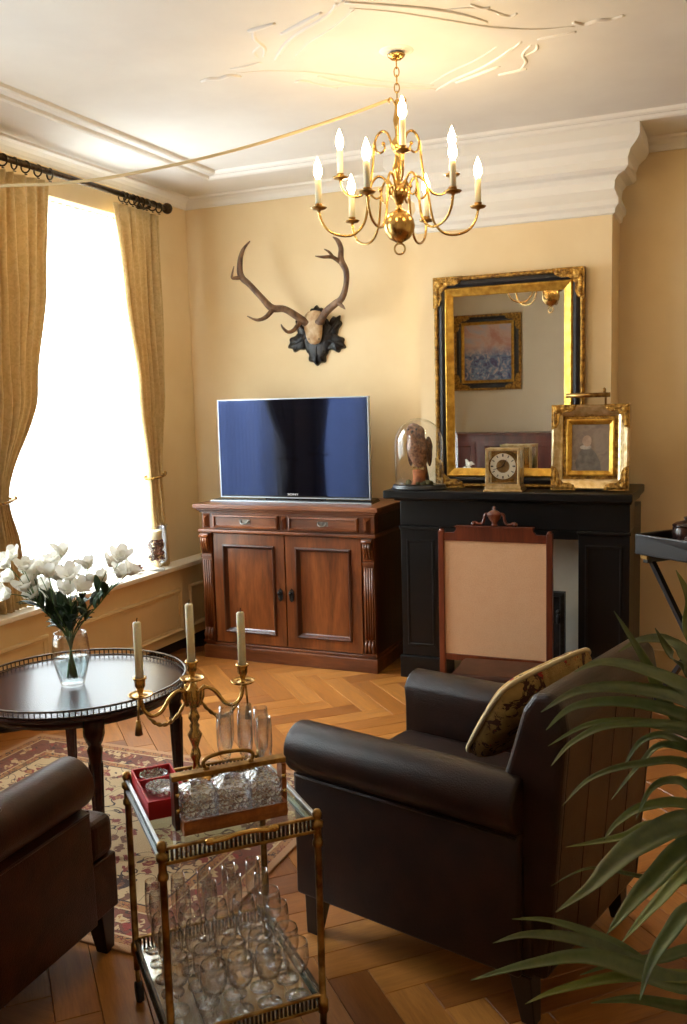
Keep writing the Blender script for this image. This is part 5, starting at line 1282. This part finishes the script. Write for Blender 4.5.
# ------------------------------------------------------------------ chandelier
def chandelier():
    c0 = Vector((CHX, CHY, 2.28)); rz = -YAW
    t = thing('chandelier', 'brass chandelier with nine lit candle bulbs and a round ball below', 'chandelier', c0[:], rz)
    Z = lambda z: z-2.28
    MB().lathe([(0.0, Z(2.218)), (0.012, Z(2.221)), (0.04, Z(2.236)), (0.058, Z(2.262)), (0.062, Z(2.286)), (0.058, Z(2.31)), (0.04, Z(2.336)), (0.014, Z(2.349)), (0.010, Z(2.36)), (0.012, Z(2.372))], 28).build('ball', 'brass', t)
    MB().tube([(0.021*math.cos(a), 0, Z(2.197)+0.021*math.sin(a)) for a in [2*math.pi*k/20 for k in range(20)]], 0.0038, 7, closed=True).lathe([(0.0, Z(2.214)), (0.006, Z(2.214)), (0.008, Z(2.222)), (0, Z(2.226))], 8).build('bottom_ring', 'brass', t)
    MB().lathe([(0.010, Z(2.37)), (0.018, Z(2.376)), (0.022, Z(2.386)), (0.034, Z(2.396)), (0.038, Z(2.412)), (0.038, Z(2.428)), (0.028, Z(2.44)), (0.014, Z(2.45)), (0.013, Z(2.468)), (0.022, Z(2.49)), (0.024, Z(2.51)), (0.015, Z(2.54)), (0.012, Z(2.56)), (0.020, Z(2.575)), (0.028, Z(2.59)), (0.028, Z(2.605)), (0.018, Z(2.618)), (0.010, Z(2.63)), (0.012, Z(2.66)), (0.018, Z(2.69)), (0.012, Z(2.72)), (0.008, Z(2.75)), (0.010, Z(2.765)), (0.0, Z(2.772))], 20).build('stem', 'brass', t)
    def tier(n, off, pts, pan_z, curl):
        for k in range(n):
            a = R(off)+2*math.pi*k/n; ca, sa = math.cos(a), math.sin(a)
            A = lambda r, z, s=0.0: Vector((r*ca-s*sa, r*sa+s*ca, Z(z)))
            ao = MB().tube([A(p.x, p.z) for p in spline([(r, 0, z) for r, z in pts], 6)], 0.0052, 8)
            ao.tube([A(p.x, p.z) for p in spline([(r, 0, z) for r, z in curl], 6)], 0.0042, 7).ball(A(*curl[-1]), 0.008, 8, 6)
            ao = ao.build('arm', 'brass', t)
            r = pts[-1][0]; q = A(r, 0)
            pan = MB().lathe([(0.0, -0.006), (0.006, -0.006), (0.008, 0.0), (0.026, 0.003), (0.033, 0.010), (0.031, 0.011), (0.024, 0.006), (0.013, 0.006), (0.011, 0.012), (0.015, 0.016), (0.015, 0.024), (0, 0.024)], 18, (q.x, q.y, Z(pan_z))).build('drip_pan', 'old_brass', ao)
            MB().lathe([(0.0, 0.024), (0.0125, 0.024), (0.0120, 0.115), (0.009, 0.120), (0, 0.120)], 14, (q.x, q.y, Z(pan_z))).build('candle_sleeve', 'wax', ao)
            MB().lathe([(0.0, 0.120), (0.008, 0.121), (0.0150, 0.136), (0.0165, 0.148), (0.014, 0.165), (0.008, 0.182), (0.003, 0.196), (0, 0.202)], 14, (q.x, q.y, Z(pan_z))).build('flame_bulb', 'bulb_glow', ao)
    tier(6, 5, [(0.034, 2.42), (0.055, 2.465), (0.085, 2.475), (0.112, 2.44), (0.124, 2.37), (0.140, 2.30), (0.178, 2.258), (0.228, 2.250), (0.28, 2.268), (0.309, 2.305), (0.32, 2.346)], 2.35,
         [(0.112, 2.44), (0.108, 2.405), (0.088, 2.392), (0.07, 2.405), (0.074, 2.425)])
    tier(3, 30, [(0.026, 2.60), (0.045, 2.648), (0.075, 2.658), (0.102, 2.625), (0.112, 2.55), (0.126, 2.475), (0.158, 2.432), (0.200, 2.424), (0.24, 2.442), (0.260, 2.472), (0.265, 2.497)], 2.50,
         [(0.102, 2.625), (0.096, 2.59), (0.076, 2.578), (0.058, 2.592), (0.064, 2.612)])
    # top loop, chain to the ceiling hook and the cord hook
    b = MB()
    for k in range(6):
        zc = Z(2.782)+0.030*k
        if zc > Z(2.935): break
        pts = [(0.010*math.cos(a), 0.0, zc+0.018*math.sin(a)) if k % 2 else (0.0, 0.010*math.cos(a), zc+0.018*math.sin(a)) for a in [2*math.pi*i/14 for i in range(14)]]
        b.tube(pts, 0.0026, 6, closed=True)
    b.build('chain', 'brass', t)
    MB().lathe([(0.0, Z(2.915)), (0.02, Z(2.918)), (0.034, Z(2.93)), (0.036, Z(2.935)), (0, Z(2.936))], 18).build('canopy', 'brass', t)
    sc = MB()
    for s in (-1, 1): sc.tube(spline([(s*0.004, 0, Z(2.74)), (s*0.016, 0, Z(2.765)), (s*0.026, 0, Z(2.775)), (s*0.034, 0, Z(2.766)), (s*0.030, 0, Z(2.756))], 5), 0.0035, 6)
    sc.build('hook_scroll', 'brass', t)
chandelier()
pts = []
for px, py in ((391, 99), (362, 110), (330, 121), (290, 134), (250, 146), (200, 159), (150, 170), (100, 179), (50, 184), (0, 186)):
    pts.append(at(px, py, 1, 3.6-0.40*(391-px)/391))
e_ = pts[-1]; pts.append(Vector((XL+0.02, 3.16, e_.z+0.02)))
cordo = MB().tube(spline([p for p in pts], 5), 0.0065, 8).ball(pts[-1], (0.02, 0.014, 0.014), 8, 6).build('lamp_cord', 'piping_cream')
tag(cordo, 'pale cord swagged from the chandelier across the ceiling to the window wall', 'cord')

# ------------------------------------------------------------------ window sill
def sill_things():
    x, y = -3.39, 4.80
    t = thing('hurricane_vase', 'tall glass vase with brown potpourri on the window sill', 'vase', (x, y, SILL_Z)); t.scale = (1.15, 1.15, 1.15)
    MB().lathe([(0.0, 0), (0.044, 0), (0.046, 0.008), (0.024, 0.022), (0.024, 0.032), (0.052, 0.044), (0.060, 0.06), (0.060, 0.18), (0.063, 0.225), (0.070, 0.25), (0.068, 0.251), (0.0605, 0.225), (0.0575, 0.18), (0.0575, 0.062), (0.048, 0.05), (0, 0.047)], 28).build('glass_body', 'glass_dome', t)
    b = MB(); rr = random.Random(5)
    for k in range(90):
        a = rr.uniform(0, 6.28); d = rr.uniform(0, 0.044); z = rr.uniform(0.062, 0.165)
        b.ball((d*math.cos(a), d*math.sin(a), z), (rr.uniform(0.006, 0.012), rr.uniform(0.006, 0.012), rr.uniform(0.005, 0.011)), 7, 5)
    o = b.build('potpourri', 'pebble_brown', t); o['kind'] = 'stuff'
    c = thing('pillar_candle', 'short cream candle inside the glass vase on the sill', 'candle', (x, y, SILL_Z+0.198)); c.scale = (1.15, 1.15, 1.15)
    MB().lathe([(0.0, 0), (0.036, 0), (0.036, 0.044), (0.032, 0.048), (0, 0.046)], 20).build('wax', 'wax', c)
    MB().tube([(0, 0, 0.045), (0.001, 0, 0.056)], 0.0012, 5).build('wick', 'wick', c)
    q = at(146, 577, 2, SILL_Z)
    d = thing('glass_bowl', 'low glass dish of potpourri on the window sill', 'dish', (-3.43, 4.665, SILL_Z))
    MB().lathe([(0.0, 0), (0.030, 0), (0.046, 0.004), (0.060, 0.006), (0.060, 0.009), (0.044, 0.009), (0.046, 0.040), (0.044, 0.040), (0.042, 0.010), (0, 0.006)], 28).build('bowl', 'glass', d)
    b = MB()
    for k in range(44):
        a = rr.uniform(0, 6.28); r_ = rr.uniform(0, 0.032); z = rr.uniform(0.016, 0.042)+(0.012 if r_ < 0.02 else 0)
        b.ball((r_*math.cos(a), r_*math.sin(a), z), (rr.uniform(0.006, 0.012), rr.uniform(0.006, 0.012), rr.uniform(0.005, 0.011)), 7, 5)
    o = b.build('potpourri', 'pebble_brown', d); o['kind'] = 'stuff'
sill_things()

# ------------------------------------------------------------------ folding tray table in the alcove
def tray_table():
    c = Vector((-0.124, 4.69, 0)); rz = R(-38)
    t = thing('tray_table', 'black butler tray on folding crossed legs in the alcove', 'tray table', c[:], rz)
    hx, hy, z0, z1 = 0.33, 0.20, 0.81, 0.91
    b = MB().box(-hx, hx, -hy, hy, z0, z0+0.012)
    b.box(-hx, hx, -hy, -hy+0.014, z0+0.012, z1).box(-hx, hx, hy-0.014, hy, z0+0.012, z1).box(-hx, -hx+0.014, -hy+0.014, hy-0.014, z0+0.012, z1).box(hx-0.014, hx, -hy+0.014, hy-0.014, z0+0.012, z1)
    b.build('tray', 'black_paint', t, bevel=0.004)
    for s in (-1, 1):
        y = s*(hy-0.04)
        for d in (-1, 1):
            x0, x1 = d*(hx-0.06), -d*(hx-0.06); yo = y+(0.013 if d > 0 else -0.013)
            q = MB(); q.tube([(x0, yo, 0.0), (x1, yo, z0-0.03)], 0.017, 4, smooth=False); q.v = [(a, bb, max(cc, 0.0)) for a, bb, cc in q.v]
            q.build('leg', 'black_paint', t)
    for s in (-1, 1): MB().box(s*(hx-0.06)-0.016, s*(hx-0.06)+0.016, -hy+0.01, hy-0.01, z0-0.038, z0).build('top_bar', 'black_paint', t, bevel=0.003)
    for s in (-1, 1): MB().box(s*(hx-0.06)-0.02, s*(hx-0.06)+0.02, -hy-0.002, -hy+0.01, z0-0.018, z0).build('strap', 'old_brass', t)
    P = lambda x, y: (c.x+x*math.cos(rz)-y*math.sin(rz), c.y+x*math.sin(rz)+y*math.cos(rz), z0+0.0125)
    j = thing('ice_bucket', 'dark lidded ice bucket with a glint on the black tray', 'ice bucket', P(-0.215, 0.03))
    MB().lathe([(0.0, 0), (0.058, 0), (0.064, 0.01), (0.066, 0.11), (0.062, 0.118), (0, 0.118)], 24).build('pail', 'dark_china', j)
    MB().lathe([(0.0, 0.1185), (0.066, 0.1185), (0.067, 0.126), (0.05, 0.138), (0.012, 0.146), (0.010, 0.152), (0.014, 0.162), (0, 0.168)], 24).build('lid', 'dark_china', j)
    MB().tube(spline([(0.068, 0, 0.10), (0.088, 0, 0.12), (0.06, 0, 0.165), (0.0, 0, 0.175)], 4)[:-4], 0.004, 6).build('handle', 'tv_silver', j)
    k = thing('decanter', 'squat dark bottle with a white label at the right picture edge', 'bottle', P(-0.06, -0.08))
    MB().lathe([(0.0, 0), (0.05, 0), (0.054, 0.01), (0.054, 0.085), (0.04, 0.105), (0.016, 0.125), (0.014, 0.17), (0.018, 0.172), (0.018, 0.18), (0, 0.18)], 24).build('bottle', 'dark_china', k)
    MB().lathe([(0.0548, 0.03), (0.0548, 0.075)], 24).build('label', 'white_paper', k)
tray_table()

# ------------------------------------------------------------------ leafy plant at the right edge
def plant():
    base = Vector((0.13, 1.86, 0))
    t = thing('potted_palm', 'potted palm with long arching green leaves at the right picture edge', 'plant', base[:])
    MB().lathe([(0.0, 0), (0.11, 0), (0.12, 0.01), (0.15, 0.24), (0.165, 0.25), (0.165, 0.28), (0.15, 0.28), (0.148, 0.25), (0.0, 0.25)], 32).build('pot', 'pot_glaze', t)
    MB().lathe([(0.0, 0.251), (0.147, 0.251), (0.10, 0.262), (0, 0.266)], 24).build('soil', 'soil', t)
    rnd = random.Random(31)
    dep = proj(base+Vector((0, 0, 0.6)))[2]
    leaves = [
        ([(676, 716), (645, 660), (614, 611)], 0.026, 0.10), ([(690, 690), (640, 668), (602, 662), (574, 672)], 0.034, 0.0), ([(692, 702), (632, 688), (580, 690), (541, 712)], 0.034, -0.05),
        ([(692, 718), (630, 702), (575, 706), (546, 730)], 0.028, 0.08), ([(692, 734), (640, 722), (590, 724), (548, 746)], 0.022, 0.02), ([(690, 728), (616, 724), (574, 741), (551, 766)], 0.020, -0.08),
        ([(692, 766), (636, 764), (591, 778), (562, 806)], 0.020, 0.0), ([(668, 744), (640, 764), (611, 800)], 0.016, 0.1), ([(692, 806), (645, 806), (618, 822), (604, 840)], 0.022, 0.06),
        ([(694, 822), (640, 842), (611, 865), (591, 886), (556, 912)], 0.046, -0.15), ([(694, 845), (652, 880), (628, 907), (607, 934)], 0.040, -0.12), ([(694, 868), (657, 902), (622, 942)], 0.036, -0.06),
        ([(660, 826), (624, 836), (595, 842), (566, 847)], 0.020, 0.12), ([(680, 880), (640, 876), (590, 868), (551, 886)], 0.010, 0.1), ([(672, 982), (616, 944), (553, 921), (512, 919)], 0.022, 0.0),
        ([(672, 980), (595, 944), (533, 934), (493, 943)], 0.028, -0.05), ([(676, 982), (595, 957), (533, 963), (471, 980)], 0.038, -0.1), ([(680, 976), (616, 977), (558, 990), (525, 1004)], 0.024, -0.05),
        ([(694, 1008), (636, 999), (591, 1003)], 0.026, 0.0), ([(692, 660), (668, 640), (640, 640), (618, 652)], 0.030, 0.12), ([(694, 640), (690, 600), (676, 570)], 0.028, 0.15),
        ([(694, 676), (672, 655), (655, 628)], 0.026, 0.1), ([(694, 750), (665, 735), (640, 742), (622, 770)], 0.022, 0.14), ([(694, 790), (670, 780), (650, 790), (636, 820)], 0.020, 0.1),
        ([(694, 910), (668, 935), (650, 965), (640, 1000)], 0.032, 0.0), ([(694, 950), (660, 958), (620, 962), (580, 975)], 0.022, 0.05)]
    # central canes carry the leaves
    cn = [MB(), MB(), MB()]
    crowns = [Vector((0.02, -0.02, 0.80)), Vector((0.0, 0.03, 0.55)), Vector((-0.03, 0.0, 0.40))]
    for k, cr in enumerate(crowns):
        cn[k].tube(spline([(0.03*(k-1), 0.02*k, 0.26), cr*0.6+Vector((0, 0, 0.1)), cr], 5), 0.011, 8); cn[k].build('cane', 'stem_green', t)
    extra = []
    for k in range(16):       # leaves that lean away out of the picture
        a = rnd.uniform(-1.7, 1.5); cr = crowns[k % 3]; ln = rnd.uniform(0.3, 0.5)
        d = Vector((math.cos(a), math.sin(a), 0))
        extra.append(([cr, cr+d*ln*0.4+Vector((0, 0, 0.16)), cr+d*ln*0.8+Vector((0, 0, 0.14)), cr+d*ln+Vector((0, 0, 0.02))], rnd.uniform(0.024, 0.04)))
    def leaf(P, wd):
        Q = spline(P, 6); n = len(Q)-1; b = MB(); tw_ = rnd.uniform(-0.5, 0.5)
        def fn(u, v):
            i = min(int(round(v*n)), n); p = Q[i]; tg = (Q[min(i+1, n)]-Q[max(i-1, 0)]).normalized()
            view = (Vector((0, 0, 1))*0.75+Vector((-0.2, -0.65, 0))+Vector((tw_*0.4, 0, 0))).normalized()
            s = tg.cross(view).normalized(); nr = s.cross(tg)
            w = 1.25*wd*(min(1.0, 0.35+2.2*v))*max(0.03, (1-v**2.6))
            q = (u-0.5)
            return p+s*(w*q)+nr*(-0.20*w*(1-4*q*q))
        b.grid(fn, 4, n); b.build('leaf', 'palm_leaf', t, solid=0.0008)
    for pts_, wd, dd in leaves:
        P = []
        m = len(pts_)-1; ya = pts_[0][1]
        cr = crowns[0] if ya < 760 else crowns[1] if ya < 900 else crowns[2]
        for i, (x, y) in enumerate(pts_):
            f = i/m; P.append(Vector(at_depth(x, y, dep-0.12*f+dd*(0.4+0.6*f)))-base)
        P = [cr, cr.lerp(P[0], 0.55)+Vector((0, 0, 0.02))]+P
        leaf(P, wd)
    for P, wd in extra: leaf(P, wd)
plant()

# ------------------------------------------------------------------ what the mirror shows: picture and sideboard on the wall behind the camera
def sea_extra(nt, c):
    t = nt.nodes.new('ShaderNodeTexCoord'); s = nt.nodes.new('ShaderNodeSeparateXYZ'); nt.links.new(t.outputs['Object'], s.inputs[0])
    low = ramp(nt, noise(nt, t.outputs['Object'], 16, 5, 0.65, 1.0), [(0.38, srgb(90, 84, 130)), (0.5, srgb(120, 150, 190)), (0.62, srgb(214, 196, 200))])
    m = nt.nodes.new('ShaderNodeMapRange'); nt.links.new(s.outputs[2], m.inputs[0]); m.inputs[1].default_value = -0.05; m.inputs[2].default_value = 0.08
    return mixc(nt, m.outputs[0], low, c)
canvas_mat('pastel_canvas', [(0.35, srgb(206, 150, 132)), (0.5, srgb(222, 190, 178)), (0.65, srgb(186, 196, 218))], 3, 7.7, sea_extra)
def wall_picture(xc, zc, w, h, label):
    t = thing('framed_picture', label, 'picture', (xc, YF+0.002, zc), R(180))
    picture_frame(t, w, h, [('outer_moulding', 'gold_carved', [(0, 0), (0, 0.03), (0.012, 0.042), (0.028, 0.036), (0.028, 0)]),
                            ('dark_panel', 'frame_black', [(0.028, 0), (0.028, 0.034), (0.06, 0.040), (0.085, 0.032), (0.085, 0)]),
                            ('inner_moulding', 'gold_leaf', [(0.085, 0), (0.085, 0.034), (0.098, 0.040), (0.12, 0.022), (0.12, 0)])], 'gold_carved', (0.2, 0.085), 0.046)
    MB().box(-w/2+0.11, w/2-0.11, -0.014, -0.002, -h/2+0.11, h/2-0.11).build('canvas', 'pastel_canvas', t)
wall_picture(-2.84, 2.12, 0.80, 0.88, 'pastel pink and blue picture in a black and gold frame reflected in the mirror')
def sideboard():
    t = thing('sideboard', 'reddish brown wooden sideboard reflected in the mirror', 'sideboard', (-2.60, YF+0.24, 0))
    hw, hd, h = 0.75, 0.21, 1.19
    MB().box(-hw, hw, -hd, hd, 0.08, h-0.03).build('body', 'mahogany', t, bevel=0.004)
    MB().box(-hw-0.03, hw+0.03, -hd, hd+0.03, h-0.03, h).build('top', 'mahogany', t, bevel=0.006)
    for k in range(3):
        x = -hw+0.25+k*0.5
        p = MB(); p.frame(0.44, 0.95, [(0, 0), (0, 0.012), (0.05, 0.014), (0.06, 0.004), (0.06, 0)]); p.xf(Matrix.Translation((x, hd, 0.62)) @ Matrix.Rotation(R(180), 4, 'Z')); d = p.build('door', 'mahogany', t)
        MB().ball((x+0.19, hd+0.022, 0.65), 0.013, 8, 6).build('knob', 'old_brass', d)
    for sx in (-1, 1):
        for sy in (-1, 1): MB().frustum((sx*(hw-0.05), sy*(hd-0.05)), 0.025, 0.035, 0, 0.08).build('foot', 'mahogany', t)
sideboard()
